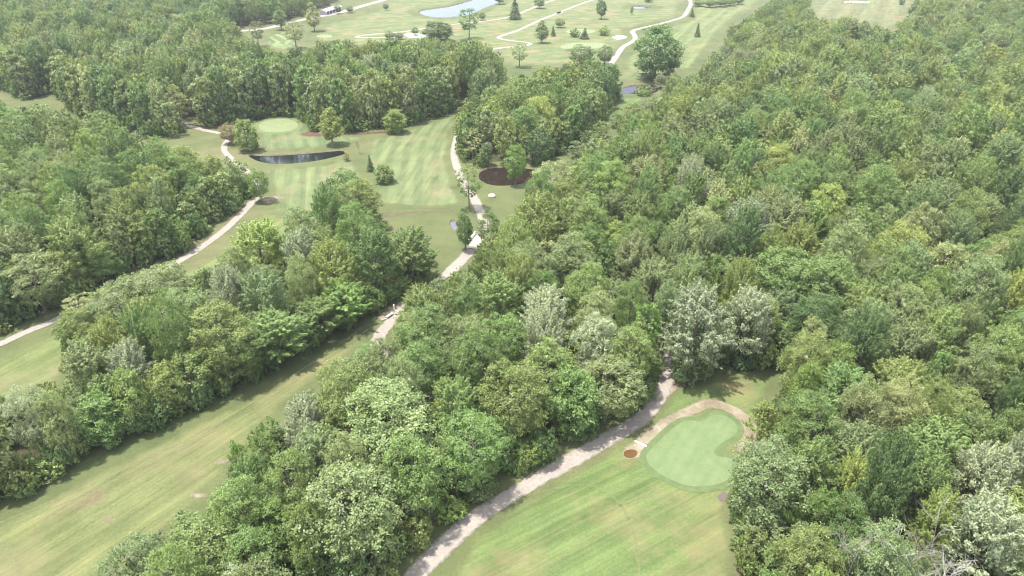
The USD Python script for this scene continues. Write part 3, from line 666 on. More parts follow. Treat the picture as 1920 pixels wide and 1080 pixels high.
def proto(form, color, variant, fine):
    key = (form, color, variant, fine)
    if key in PROTO:
        return PROTO[key]
    rng = np.random.default_rng(abs(hash((form, variant))) % 1000 if False else sum(ord(ch) * (i + 3) for i, ch in enumerate(form)) * 31 + variant * 7)
    R, z0, z1 = FORMS[form]
    n = {"round": 15500, "broad": 17000, "plume": 12500, "spire": 9000, "loose": 4200, "column": 8500, "skirt": 12000, "bush": 2300, "fir": 5200}[form]
    leaf = {"bush": 0.24, "fir": 0.36, "round": 0.27, "broad": 0.28}.get(form, 0.31)
    if not fine:
        n, leaf = int(n * 0.22), leaf * 1.95
    name = f"/World/Library/{form}_{color.replace(' ', '_').replace('-', '_')}_{'near' if fine else 'far'}_{variant}"
    root = stage.DefinePrim(name, "Xform")
    v, f, tone, cen = conifer(rng, R, z0, z1, n, leaf) if form == "fir" else crown(rng, form, R, z0, z1, n, leaf)
    add_leaf_mesh(name + ("/crown" if form != "bush" else "/foliage"), v, f, tone, LEAF[color])
    limbs = [] if form == "fir" else list(cen[rng.choice(len(cen), min(len(cen), 12 if fine else 4), replace=False)])
    r0 = 0.09 if form == "bush" else 0.24
    usdkit.mesh(stage, name + ("/trunk" if form != "bush" else "/stem"), trunk_mesh(rng, z1, r0, z1 * (0.8 if form != "fir" else 0.96), limbs), BARK, True)
    PROTO[key] = name
    return name


# ------------------------------------------------------------------ where the trees stand
rng = np.random.default_rng(11)
trees = []     # dicts: x, y, h, r, form, color, zone, fixed


zone_inset = {k: v.buffer(-1.5) for k, v in stand_polys.items()}


def fixed(px, py, wpx, form, color, h=15.0, zone="center"):
    for k in range(12):      # lower the tree until its foot stands inside its stand
        p = at(px, py, 0.62 * h)
        if zone_inset[zone].contains(Point(p[0], p[1])) or h < 6:
            break
        h *= 0.92
    zc = project(p)[2]
    r = min(0.5 * wpx * zc / FPX, 0.5 * h)
    trees.append(dict(x=p[0], y=p[1], h=h, r=r, form=form, color=color, zone=zone))


for a in [
 (1214, 612, 54, "round", "lime green", 13), (1252, 585, 60, "plume", "grey-green", 15), (1120, 640, 90, "round", "silvery", 15),
    (792, 572, 74, "plume", "olive", 11), (822, 552, 56, "round", "mid green", 10), (760, 600, 44, "round", "olive", 8), (690, 664, 58, "round", "mid green", 9), (722, 668, 66, "round", "grey-green", 10), (1140, 720, 130, "round", "pale green", 15), (1022, 600, 95, "plume", "silvery", 15), (1072, 480, 90, "round", "pale green", 15), (995, 500, 95, "round", "pale green", 15), (1180, 660, 92, "round", "olive", 14),
    (735, 795, 175, "round", "pale green", 16), (655, 745, 125, "round", "olive", 15), (650, 950, 185, "round", "pale green", 15), (775, 880, 120, "round", "mid green", 14), (960, 740, 130, "round", "olive", 15), (880, 830, 120, "round", "mid green", 14),
    (375, 1030, 150, "round", "olive", 11), (255, 1065, 130, "round", "grey-green", 10), (450, 950, 110, "round", "mid green", 12), (505, 985, 100, "round", "lime green", 10), (470, 1050, 110, "round", "mid green", 10), (345, 985, 34, "column", "dark green", 7),
    (800, 630, 105, "round", "mid green", 14), (870, 645, 100, "round", "grey-green", 14), (940, 640, 95, "round", "mid green", 14), (1030, 690, 100, "round", "olive", 14), (1150, 450, 56, "round", "yellow-green", 13), (1190, 490, 80, "plume", "tan-olive", 15),
    (1035, 340, 90, "round", "pale green", 14), (1092, 325, 55, "round", "yellow-green", 13), (1550, 530, 130, "broad", "mid green", 15), (1465, 515, 130, "broad", "mid green", 15), (1530, 600, 100, "broad", "dark green", 13), (1690, 470, 110, "broad", "yellow-green", 16), (1400, 430, 92, "plume", "silvery", 16), (1548, 385, 66, "round", "yellow-green", 15),
    (1600, 420, 52, "round", "lime green", 14), (1440, 890, 150, "round", "grey-green", 14), (1482, 955, 60, "round", "lime green", 9), (1430, 1000, 92, "plume", "grey-green", 12), (1512, 1055, 118, "round", "olive", 12), (1600, 905, 66, "plume", "yellow-green", 13),
    (1722, 910, 112, "plume", "mid green", 15), (1838, 905, 96, "plume", "silvery", 16), (1900, 890, 72, "plume", "silvery", 16), (1850, 1010, 125, "plume", "silvery", 16), (1690, 775, 90, "round", "tan-olive", 16), (1622, 775, 95, "round", "tan-olive", 16), (1525, 800, 110, "round", "mid green", 15), (1755, 985, 74, "plume", "yellow-green", 13),
    (1540, 960, 72, "round", "lime green", 11), (1590, 985, 84, "round", "mid green", 12), (1512, 680, 84, "round", "olive", 14), (1570, 690, 70, "round", "lime green", 13), (1800, 620, 60, "plume", "pale green", 16), (1750, 545, 60, "round", "lime green", 15), (1620, 620, 90, "round", "grey-green", 15), (1330, 520, 50, "round", "lime green", 15),
    (1290, 520, 70, "plume", "grey-green", 15), (1320, 440, 80, "round", "pale green", 15), (1900, 560, 60, "plume", "yellow-green", 15), (1905, 750, 60, "broad", "dark green", 13), (1200, 410, 70, "plume", "olive", 15), (1265, 390, 75, "round", "mid green", 15), (1405, 320, 60, "broad", "blue-green", 15), (1790, 135, 50, "broad", "blue-green", 15), (1722, 82, 46, "broad", "blue-green", 14),
    (1380, 118, 34, "plume", "silvery", 15), (1355, 112, 30, "plume", "silvery", 15), (1402, 124, 32, "plume", "silvery", 15), (1240, 150, 44, "plume", "silvery", 12), (1104, 256, 46, "round", "mid green", 12), (1128, 238, 44, "round", "olive", 12), (1084, 276, 48, "round", "grey-green", 13), (1158, 220, 42, "round", "mid green", 11), (1188, 203, 40, "round", "olive", 11),
]:
    fixed(*a)
for a in [
    (430, 552, 78, "plume", "silvery", 15), (566, 478, 66, "plume", "silvery", 15), (495, 555, 90, "plume", "grey-green", 15), (622, 505, 84, "plume", "yellow-green", 15), (640, 560, 92, "plume", "lime green", 15), (485, 465, 100, "plume", "yellow-green", 15), (245, 690, 74, "plume", "silvery", 12), (172, 690, 92, "plume", "pale green", 12),
    (58, 775, 80, "round", "silvery", 13), (200, 648, 66, "plume", "yellow-green", 12), (415, 625, 120, "round", "olive", 15), (300, 545, 120, "broad", "grey-green", 13), (225, 570, 110, "broad", "grey-green", 12), (345, 590, 110, "broad", "grey-green", 13), (145, 570, 66, "loose", "tan-olive", 12), (700, 480, 84, "plume", "mid green", 15), (770, 470, 90, "plume", "mid green", 15),
    (650, 350, 66, "round", "mid green", 12), (675, 370, 70, "round", "olive", 13), (620, 345, 50, "spire", "grey-green", 11), (450, 640, 100, "round", "mid green", 15), (520, 620, 110, "plume", "mid green", 15), (590, 590, 110, "plume", "mid green", 15),
]:
    fixed(*a, zone="middle")
for a in [(466, 338, 34, "round", "mid green", 9), (446, 312, 34, "round", "olive", 9), (60, 520, 105, "round", "pale green", 14), (35, 475, 90, "plume", "pale green", 15), (330, 425, 40, "round", "lime green", 11), (140, 460, 90, "plume", "olive", 15), (180, 490, 80, "round", "mid green", 13)]:
    fixed(*a, zone="left")
for a in [(522, 145, 40, "plume", "silvery", 15), (700, 130, 50, "plume", "silvery", 15), (768, 150, 46, "plume", "silvery", 15), (915, 150, 38, "plume", "silvery", 12), (870, 120, 44, "plume", "pale green", 14), (680, 172, 56, "plume", "tan-olive", 15), (240, 95, 60, "round", "blue-green", 16), (330, 45, 70, "loose", "tan-olive", 17), (310, 210, 44, "loose", "grey-green", 14)]:
    fixed(*a, zone="upper")
for a in [(945, 240, 50, "round", "pale green", 15), (985, 230, 60, "round", "mid green", 15), (905, 230, 56, "round", "grey-green", 14), (1065, 148, 34, "plume", "grey-green", 15), (885, 262, 44, "loose", "tan-olive", 11), (1010, 270, 50, "broad", "blue-green", 13)]:
    fixed(*a, zone="clump")

for bx, by, ty, w, form, color, zone in ((1292, 708, 543, 118, "plume", "silvery", "center"), (1385, 688, 540, 84, "plume", "silvery", "center"), (490, 213, 96, 56, "round", "blue-green", "upper"), (521, 209, 102, 52, "skirt", "mid green", "upper"),
                                       (552, 208, 98, 54, "round", "dark green", "upper"), (582, 222, 112, 52, "skirt", "mid green", "upper"), (612, 240, 138, 50, "skirt", "grey-green", "upper"), (645, 244, 140, 52, "skirt", "mid green", "upper"), (1418, 838, 750, 62, "spire", "yellow-green", "center"), (1070, 812, 690, 104, "skirt", "mid green", "center")):
    p = at(bx, by)
    d = np.array([(bx - 960) / FPX, cp - (ty - 540) / FPX * sp, -sp - (ty - 540) / FPX * cp])
    h = CAM_H + d[2] * p[1] / d[1]
    trees.append(dict(x=p[0], y=p[1], h=h, r=0.5 * w * project((p[0], p[1], h * 0.6))[2] / FPX, form=form, color=color, zone=zone))
WEIGHTS = {
    "center": [("olive", 26), ("mid green", 26), ("grey-green", 15), ("pale green", 10), ("yellow-green", 4), ("dark green", 7), ("tan-olive", 6), ("lime green", 4), ("silvery", 2)],
    "middle": [("mid green", 32), ("olive", 24), ("grey-green", 22), ("yellow-green", 5), ("dark green", 6), ("pale green", 9), ("lime green", 4)],
    "left": [("mid green", 34), ("olive", 26), ("grey-green", 16), ("dark green", 7), ("pale green", 12), ("lime green", 5)],
    "upper": [("mid green", 22), ("olive", 26), ("grey-green", 20), ("dark green", 8), ("blue-green", 5), ("pale green", 14), ("tan-olive", 8)],
    "clump": [("mid green", 34), ("olive", 30), ("grey-green", 14), ("dark green", 5), ("pale green", 12), ("yellow-green", 5)],
}
FAR_W = [("olive", 34), ("grey-green", 18), ("pale green", 14), ("mid green", 14), ("yellow-green", 5), ("tan-olive", 6), ("dark green", 4)]
blocked = unary_union([path_area.buffer(0.8), all_ponds.buffer(1.5)])
shapely.prepare(blocked)
cellsz, cells = 12.0, {}


def near_ok(x, y, r):
    ci, cj = int(x // cellsz), int(y // cellsz)
    for a in range(ci - 1, ci + 2):
        for b in range(cj - 1, cj + 2):
            for (X, Y, RR) in cells.get((a, b), ()):
                if (x - X) ** 2 + (y - Y) ** 2 < (0.745 * (r + RR)) ** 2:
                    return False
    return True


def put(x, y, r):
    cells.setdefault((int(x // cellsz), int(y // cellsz)), []).append((x, y, r))


for t in trees:
    put(t["x"], t["y"], t["r"])
shrubs = []
for zone, pts in STANDS.items():      # the trees that close the edge of each stand with foliage down to the ground
    pg, spx = stand_polys[zone], stand_px[zone].buffer(8)
    shapely.prepare(pg)
    carry = 0.0
    for q0, q1 in zip(pts, pts[1:] + pts[:1]):
        if max(q0[2], q1[2]) > 2:
            continue
        A, B = at(*q0)[:2], at(*q1)[:2]
        L = np.linalg.norm(B - A)
        nrm = np.array([-(B - A)[1], (B - A)[0]]) / L
        s = carry
        while s < L:
            q = A + (B - A) * s / L
            s += rng.uniform(3.4, 5.6)
            r = rng.uniform(3.6, 5.2) if zone == "upper" else rng.uniform(2.3, 3.5)
            for sg in (1, -1):
                c = q + sg * nrm * rng.uniform(2.3, 3.4) * (1.35 if zone in ("center", "upper") else 1.0) + rng.normal(0, 0.3, 2)
                if c[1] < 30 or c[1] > 420 or not shapely.contains_xy(pg, *c) or shapely.contains_xy(blocked, *c):
                    continue
                if any(math.hypot(c[0] - X, c[1] - Y) < 0.55 * (r + R) for k in cells.values() for X, Y, R in k):
                    continue
                h = rng.uniform(17, 21) if zone == "upper" else rng.uniform(8.5, 14.0)
                if not shapely.contains_xy(spx, *project((c[0], c[1], h))[:2]):
                    h *= 0.65; r *= 0.8
                    if not shapely.contains_xy(spx, *project((c[0], c[1], h))[:2]):
                        continue
                put(c[0], c[1], r * 0.85)
                names, w = [a for a, _ in WEIGHTS[zone]], np.array([b for _, b in WEIGHTS[zone]], float)
                trees.append(dict(x=c[0], y=c[1], h=h, r=r, form="skirt", color=names[rng.choice(len(names), p=w / w.sum())], zone=zone))
                break
        carry = max(0.0, s - L)
for zone, pg in stand_polys.items():
    inset, spx = pg.buffer(-1.6), stand_px[zone]
    shapely.prepare(spx)
    shapely.prepare(inset)
    x0, y0, x1, y1 = inset.bounds
    y1 = min(y1, 640)
    tries = int((x1 - x0) * (y1 - y0) / 3)
    X, Y = rng.uniform(x0, x1, tries), rng.uniform(y0, y1, tries)
    ok = shapely.contains_xy(inset, X, Y) & ~shapely.contains_xy(blocked, X, Y) & (np.abs(X) < 0.80 * (Y * cp + CAM_H * sp) + 22)
    X, Y = X[ok], Y[ok]
    dist_edge = shapely.distance(pg.boundary, shapely.points(np.c_[X, Y]))
    for n_th, (x, y, de) in enumerate(zip(X, Y, dist_edge)):
        small = n_th > 0.6 * len(X)
        r = rng.uniform(1.8, 2.7) if small else rng.uniform(2.9, 5.2)
        r *= 0.92 + 0.35 * min(1, max(0, (y - 150) / 400))
        if de < 0.72 * r or not near_ok(x, y, r):
            continue
        big = meshkit.noise(np.array([x * 0.025, y * 0.025, 1.0]))
        wts = FAR_W if zone == "center" and y > 230 else WEIGHTS[zone]
        names, w = [a for a, _ in wts], np.array([b for _, b in wts], float)
        color = names[rng.choice(len(names), p=w / w.sum())]
        plume = 0.62 if (x > 25 and zone == "center") or zone == "upper" else 0.30
        plume += 0.5 * (big - 0.5)
        form = "plume" if rng.random() < plume else ("broad" if r > 4.9 else "round")
        if color == "silvery":
            form = "plume"
        h = (rng.uniform(7.5, 11.5) if small else 11.0 + 1.05 * r + rng.normal(0, 2.0)) * (0.85 if de < 4 and zone != "upper" else 1.0) + (2.0 if zone == "upper" else 0.0)
        h = max(7, h)
        probe = np.array([project(q)[:2] for q in ((x - 0.95 * r, y, 0.5 * h), (x + 0.95 * r, y, 0.5 * h), (x, y, 0.97 * h), (x - 0.6 * r, y + 0.5 * r, 0.85 * h), (x + 0.6 * r, y + 0.5 * r, 0.85 * h))])
        if not shapely.contains_xy(spx, probe[:, 0], probe[:, 1]).all():
            h, r = 0.7 * h, 0.66 * r
            probe = np.array([project(q)[:2] for q in ((x - 0.95 * r, y, 0.5 * h), (x + 0.95 * r, y, 0.5 * h), (x, y, 0.97 * h))])
            if not shapely.contains_xy(spx, probe[:, 0], probe[:, 1]).all():
                continue
        put(x, y, r)
        trees.append(dict(x=x, y=y, h=h, r=r, form=form, color=color, zone=zone))
    # undergrowth along the edges of the stand
    ring = LineString(pg.exterior.coords)
    s = 0.0
    while s < ring.length:
        q = np.array(ring.interpolate(s).coords[0])
        s += rng.uniform(1.6, 3.4)
        if q[1] < 20 or q[1] > 330 or abs(q[0]) > 0.78 * (q[1] * cp + CAM_H * sp) + 6:
            continue
        n2 = np.array(ring.interpolate(s).coords[0]) - q
        for _ in range(1 + (rng.random() < 0.35)):
            o = q + rng.normal(0, 0.5, 2)
            r = rng.uniform(1.1, 2.3)
            cand = [o + np.array([math.cos(a), math.sin(a)]) * rng.uniform(1.2, 3.4) for a in rng.uniform(0, 6.28, 6)]
            cand = [c for c in cand if shapely.contains_xy(spx, *project((c[0], c[1], 3.5))[:2]) and shapely.contains_xy(pg, *c) and not shapely.contains_xy(blocked, *c)]
            if cand:
                c = cand[0]
                shrubs.append(dict(x=c[0], y=c[1], h=rng.uniform(2.2, 5.6), r=r, form="bush", zone=zone, color=["mid green", "olive", "dark green", "grey-green", "lime green"][rng.choice(5, p=[.4, .2, .2, .12, .08])]))

# keep the spot round the bright young tree at the green's edge free
spot = at(1418, 838)
trees = [t for t in trees if t["form"] == "spire" or math.hypot(t["x"] - spot[0] - 0.8, t["y"] - spot[1] + 1.2) > 3.6]
shrubs = [t for t in shrubs if math.hypot(t["x"] - spot[0], t["y"] - spot[1]) > 2.6]

# ------------------------------------------------------------------ names and labels
FORMWORD = {"round": "round", "broad": "broad", "plume": "feathery", "spire": "pointed", "loose": "loose", "column": "slim", "bush": "leafy", "skirt": "low-skirted"}
ZONEWORD = {"center": "main forest", "middle": "middle wood", "left": "left wood", "upper": "upper wood", "clump": "oval tree clump"}
MARKS = [("heart-shaped green", 1310, 845), ("rust puddle", 1182, 850), ("long dark pond", 555, 295), ("brown pond", 952, 333), ("footbridge", 892, 455), ("white tee post", 739, 578), ("fallen dead boughs", 1615, 500),
         ("bare grey tree", 1610, 1030), ("white-barked dead trunk", 1700, 1030), ("boulder", 921, 368), ("far round green", 520, 236), ("small grey pond", 852, 421), ("path's curve", 1000, 905), ("far gravel road", 540, 44),
         ("dirt band", 1335, 756), ("path entering the forest", 1250, 705), ("leafless brown shrub", 673, 275), ("left cart path", 60, 620), ("dry fairway's near end", 60, 1000), ("far field", 1610, 25), ("upper right corner", 1910, 10), ("right edge", 1915, 480), ("lower right corner", 1910, 1070)]
ORD = ["nearest", "second", "third", "fourth", "fifth", "sixth", "seventh", "eighth", "ninth", "tenth", "eleventh", "twelfth", "thirteenth", "fourteenth", "fifteenth", "sixteenth"]


def label_all(items, noun):
    seen = {}
    for t in items:
        u, v, _ = project((t["x"], t["y"], 0.6 * t["h"]))
        d = [(math.hypot(u - a, v - b), m, a, b) for m, a, b in MARKS]
        dd, m, a, b = min(d)
        way = ("right of" if u > a else "left of") if abs(u - a) > abs(v - b) else ("below" if v > b else "above")
        look = f"{t['color']} {FORMWORD[t['form']]} {noun}"
        seen.setdefault((look, ZONEWORD[t["zone"]], way, m), []).append((dd, id(t), t))
    for (look, zone, way, m), ts in seen.items():
        ts.sort()
        for k, (_, _, t) in enumerate(ts):
            kth = ORD[min(k, 15)]
            t["label"] = f"{look} in the {zone} {way} the {m}" if len(ts) == 1 else f"{look}, {zone}, {kth} such {way} the {m}"


def place(t, name, category, group=None, fine=True, label=None):
    key = proto(t["form"], t["color"], t.get("variant", 0), fine)
    R, z0, z1 = FORMS[t["form"]]
    p = UsdGeom.Xform.Define(stage, "/World/" + numbered(name))
    p.AddTranslateOp().Set(Gf.Vec3d(float(t["x"]), float(t["y"]), -0.05))
    p.AddRotateZOp().Set(float(t["rot"]))
    p.AddScaleOp().Set(Gf.Vec3f(t["r"] / R, t["r"] / R, t["h"] / z1))
    p.GetPrim().GetReferences().AddInternalReference(key)
    p.GetPrim().SetInstanceable(True)
    tag(p, label or t["label"], category, group)
    return p


VAR = {"skirt": 2, "round": 3, "broad": 2, "plume": 3, "bush": 2}
for t in trees + shrubs:
    t["variant"] = int(rng.integers(VAR.get(t["form"], 1)))
    t["rot"] = rng.uniform(0, 360)
    if t["color"] in ("silvery", "yellow-green", "lime green", "tan-olive", "dark green", "blue-green", "brownish"):
        t["variant"] %= 2


def visible(t):
    u, v, zc = project((t["x"], t["y"], 0.75 * t["h"]))
    m = FPX * t["r"] / zc
    return zc > 5 and -m < u < 1920 + m and -m < v < 1080 + m * 1.5


for t in trees + shrubs:
    t["size"] = FPX * t["r"] / max(5, project((t["x"], t["y"], 0.8 * t["h"]))[2]) if visible(t) else 0
silver = sorted([t for t in trees if t["color"] == "silvery"], key=lambda t: -t["size"])
broad = sorted([t for t in trees if t["color"] != "silvery"], key=lambda t: -t["size"])
solo_s, solo_b = [t for t in silver if t["size"] > 0][:60], [t for t in broad if t["size"] > 0][:300]
shr = sorted(shrubs, key=lambda t: -t["size"])
solo_h = [t for t in shr if t["size"] > 0][:240]
chosen = {id(t) for t in solo_s + solo_b + solo_h}
rest = [t for t in trees + shrubs if id(t) not in chosen]
label_all(solo_s, "tree"); label_all(solo_b, "tree"); label_all(solo_h, "shrub")
for t in solo_b:
    place(t, "broadleaf_tree", "tree", "broadleaf trees of the woods")
for t in solo_s:
    place(t, "silver_leaved_tree", "tree", "silver-leaved trees of the woods")
for t in solo_h:
    place(t, "shrub", "shrub", "shrubs along the edges of the woods")

# the rest of the forest: one scatter
FIX = {"spire": "plume", "column": "round"}
pi = UsdGeom.PointInstancer.Define(stage, "/World/forest")
tag(pi, "continuous far forest canopy of mixed green broadleaf trees", "forest", None, "stuff")
keys, idx, pos, quat, scl = {}, [], [], [], []
for t in rest:
    fine = t["size"] > 30 and t["y"] < 125
    k = (t["form"], t["color"], 0 if fine else t["variant"], fine)
    if k not in keys:
        src = proto(*k)
        q = UsdGeom.Xform.Define(stage, f"/World/forest/tree_kind_{len(keys):03d}")
        q.GetPrim().GetReferences().AddInternalReference(src)
        keys[k] = len(keys)
    R, z0, z1 = FORMS[t["form"]]
    a = math.radians(t["rot"]) / 2
    idx.append(keys[k]); pos.append((t["x"], t["y"], -0.05)); quat.append((math.cos(a), math.sin(a))); scl.append((t["r"] / R, t["r"] / R, t["h"] / z1))
pi.CreatePrototypesRel().SetTargets([Sdf.Path(f"/World/forest/tree_kind_{i:03d}") for i in range(len(keys))])
pi.CreateProtoIndicesAttr(Vt.IntArray.FromNumpy(np.array(idx, np.int32)))
pi.CreatePositionsAttr(Vt.Vec3fArray.FromNumpy(np.array(pos, np.float32)))
pi.CreateOrientationsAttr(Vt.QuathArray([Gf.Quath(c, Gf.Vec3h(0, 0, s)) for c, s in quat]))
pi.CreateScalesAttr(Vt.Vec3fArray.FromNumpy(np.array(scl, np.float32)))

# ------------------------------------------------------------------ trees standing alone: base x, base y, top y, width, form, colour, label
LONE = [
    (467, 283, 218, 43, "skirt", "mid green", "ovoid green tree at the left end of the long dark pond", "tree"),
    (436, 269, 229, 36, "round", "brownish", "small brown-orange tree where the left cart path bends", "tree"),
    (624, 272, 205, 42, "column", "yellow-green", "light green tree on the lawn right of the far round green", "tree"),
    (743, 249, 202, 40, "skirt", "yellow-green", "round pale yellow-green tree in front of the dark upper wood", "tree"),
    (722, 342, 305, 37, "skirt", "mid green", "round green bush-like tree on the striped fairway", "tree"),
    (966, 347, 268, 38, "round", "lime green", "bright green tree with a bare trunk in front of the brown pond", "tree"),
    (880, 392, 300, 48, "loose", "olive", "sparse olive tree standing over the middle cart path", "tree"),
    (873, 470, 394, 31, "column", "mid green", "upright green tree standing left of the wooden footbridge", "tree"),
    (917, 467, 397, 42, "round", "mid green", "green tree standing right of the wooden footbridge", "tree"),
    (491, 378, 313, 38, "round", "mid green", "small green tree where the left cart path leaves the wood", "tree"),
    (880, 73, 10, 40, "loose", "dark green", "tall dark tree with ragged crown below the far pale pond", "tree"),
    (904, 38, 22, 13, "round", "grey-green", "small grey-green tree behind the tall ragged tree", "tree"),
    (822, 78, 39, 54, "skirt", "dark green", "wide dome of dark green foliage behind the upper wood", "tree"),
    (778, 66, 50, 14, "round", "mid green", "small round tree beside the pale gravel lot", "tree"),
    (731, 74, 57, 20, "round", "grey-green", "grey-green tree inside the far path's loop", "tree"),
    (748, 74, 60, 18, "round", "grey-green", "lower grey-green tree inside the far path's loop", "tree"),
    (965, 36, -3, 27, "fir", "blue-green", "broad dark conifer beside the straight far cart path", "tree"),
    (937, 8, -14, 18, "round", "dark green", "dark tree at the top edge right of the far pond", "tree"),
    (1011, 16, -8, 20, "round", "dark green", "dark round tree at the top edge beside the far path", "tree"),
    (1127, 36, -4, 20, "column", "blue-green", "slim dark column-shaped tree in the far open course", "tree"),
    (1016, 81, 40, 25, "column", "grey-green", "soft grey-green upright tree above the path's hairpin", "tree"),
    (1037, 68, 48, 11, "fir", "blue-green", "small dark conifer beside the grey-green upright tree", "tree"),
    (1050, 52, 33, 18, "round", "olive", "light round tree in the far open course", "tree"),
    (1078, 69, 55, 18, "bush", "dark green", "left one of the two dark low evergreens by the far green", "tree"),
    (1096, 73, 52, 20, "fir", "blue-green", "right, larger one of the two dark evergreens by the far green", "tree"),
    (1133, 66, 51, 21, "bush", "olive", "low spreading tree left of the pale sand bunker", "tree"),
    (1184, 27, 12, 7, "column", "grey-green", "thin small tree at the end of the thin dark pond", "tree"),
    (1226, 149, 44, 86, "skirt", "dark green", "big lone dark oak beside the winding far cart path", "tree"),
    (1307, 69, 43, 13, "fir", "blue-green", "pointed dark conifer standing alone on the open fairway", "tree"),
    (1297, 32, 15, 12, "fir", "dark green", "small conifer right beside the winding far cart path", "tree"),
    (724, 19, 6, 10, "round", "dark green", "tiny round tree between the gravel road and the far pond", "tree"),
    (590, 59, 7, 26, "column", "tan-olive", "tall tan-topped tree in front of the far gravel road", "tree"),
    (528, 56, 14, 25, "column", "pale green", "pale upright tree left of the tall tan-topped tree", "tree"),
    (486, 88, 35, 27, "loose", "grey-green", "grey open-branched tree left of the striped practice turf", "tree"),
    (556, 92, 34, 42, "loose", "tan-olive", "airy greyish tree right of the striped practice turf", "tree"),
    (634, 26, 7, 13, "round", "dark green", "left one of two small trees beside the far gravel road", "tree"),
    (656, 24, 10, 14, "round", "grey-green", "right one of two small trees beside the far gravel road", "tree"),
    (974, 126, 78, 32, "loose", "grey-green", "thin see-through tree alone on grass above the tree clump", "tree"),
    (1090, 122, 82, 50, "round", "grey-green", "soft green tree rising behind the top of the tree clump", "tree"),
    (1133, 122, 83, 30, "round", "grey-green", "grey tree beside the winding path at the clump's far end", "tree"),
    (1215, 4, -6, 16, "bush", "blue-green", "small dark bush at the top edge above the thin pond", "shrub"),
    (567, 31, 18, 11, "bush", "yellow-green", "bright yellow-green bush beside the far gravel road", "shrub"),
    (1207, 178, 163, 26, "bush", "lime green", "green bush at the rim of the brown pond in the gap", "shrub"),
    (650, 302, 288, 11, "bush", "brownish", "small brown shrub at the right tip of the long dark pond", "shrub"),
    (430, 62, 40, 26, "round", "mid green", "round tree left of the white sign by the far road", "tree"),
    (1620, 52, 40, 16, "bush", "grey-green", "grey-green bush at the near edge of the far field", "shrub"),
    (1690, 9, -2, 10, "bush", "blue-green", "small bluish bush in the far field near its right side", "shrub"),
]
for q in [(1310, 12, -2, 20), (1330, 14, -3, 22), (1350, 13, -4, 22), (1368, 11, -6, 22), (1384, 8, -8, 20)]:
    LONE.append((*q, "round", "mid green", None, "tree"))
trees_row = 0
for bx, by, ty, w, form, color, lab, cat in LONE:
    p = at(bx, by)
    u, v_ = (bx - 960) / FPX, (ty - 540) / FPX
    d = np.array([u, cp - v_ * sp, -sp - v_ * cp])
    h = CAM_H + d[2] * p[1] / d[1]
    r = 0.5 * w * project((p[0], p[1], h * 0.6))[2] / FPX
    if lab is None:
        trees_row += 1
        lab = f"mid green tree in the short row at the top edge, {['leftmost', 'second from left', 'middle one', 'second from right', 'rightmost'][trees_row - 1]}"
    place(dict(x=p[0], y=p[1], h=h, r=r * 1.06, form=form, color=color, rot=rng.uniform(0, 360), variant=int(rng.integers(VAR.get(form, 1))) % 2), "shrub" if cat == "shrub" else ("conifer" if form == "fir" else "lone_tree"), cat, "trees standing alone on the open course" if cat == "tree" else "bushes standing alone", True, lab)


def bare(name, bx, by, h, lab, mat, cat="dead tree", r0=0.16, n=10, seed=1, twigs=6, lean=(0, 0)):
    rg = np.random.default_rng(seed)
    stem, boughs = bare_tree(rg, h, r0, n, twigs)
    p = at(bx, by)
    path = "/World/" + numbered(name)
    x = UsdGeom.Xform.Define(stage, path)
    x.AddTranslateOp().Set(Gf.Vec3d(p[0], p[1], -0.05))
    x.AddRotateXYZOp().Set(Gf.Vec3f(lean[0], lean[1], 0))
    usdkit.mesh(stage, path + "/trunk", stem, mat, True)
    for k, b in enumerate(boughs):
        usdkit.mesh(stage, path + ("/bough" if k == 0 else f"/bough_{k:03d}"), b, mat, True)
    tag(x, lab, cat, "bare dead trees")


def ground_from_top(px, py, h):
    p = at(px, py, h)
    return project((p[0], p[1], 0))[:2]


for k, (tx, ty, h, lab, m, ln, r0) in enumerate([
    (1612, 995, 13.5, "bare grey dead tree in the lower right forest", DEADWOOD, (0, 4), 0.15),
    (1702, 990, 14.0, "tall white-barked dead trunk with a brownish tangle, lower right", WHITEBARK, (0, -3), 0.18),
    (1775, 1035, 13.0, "white forked dead tree near the bottom right edge", WHITEBARK, (0, 6), 0.19),
    (1795, 958, 14.0, "small grey snag between green crowns, lower right", DEADWOOD, (0, -6), 0.13),
    (1690, 1000, 13.0, "thin grey dead tree leaning beside the white-barked trunk", DEADWOOD, (4, 8), 0.11),
    (1622, 484, 15.0, "pale dead boughs sticking out beside the dark gap in the forest", DEADWOOD, (-10, 14), 0.13),
    (1632, 492, 14.0, "second pale dead tree leaning right beside the dark gap", DEADWOOD, (-6, 24), 0.16),
    (394, 610, 9.0, "grey bare limbs showing through a crown of the middle wood", DEADWOOD, (0, 0), 0.2),
    (772, 915, 8.0, "grey bare boughs in a dark hollow of the near wood", DEADWOOD, (8, 4), 0.14),
    (550, 783, 5.0, "short pale snag at the dry fairway's right edge", WHITEBARK, (0, -10), 0.14),
]):
    bx, by = ground_from_top(tx, ty, h)
    bare("dead_tree", bx, by, h, lab, m, seed=40 + k, lean=ln, r0=r0 * 0.8, twigs=8)
bare("leafless_shrub", 673, 288, 4.2, "leafless brown shrub on the lawn right of the dark pond", plain("brown_twigs", (0.22, 0.15, 0.11)), "shrub", 0.1, 16, 77, 9)
p = at(695, 321)
place(dict(x=p[0], y=p[1], h=5.0, r=1.35, form="fir", color="dark green", rot=40, variant=0), "conifer", "tree", None, True, "small dark conifer left of the round bush-like tree")

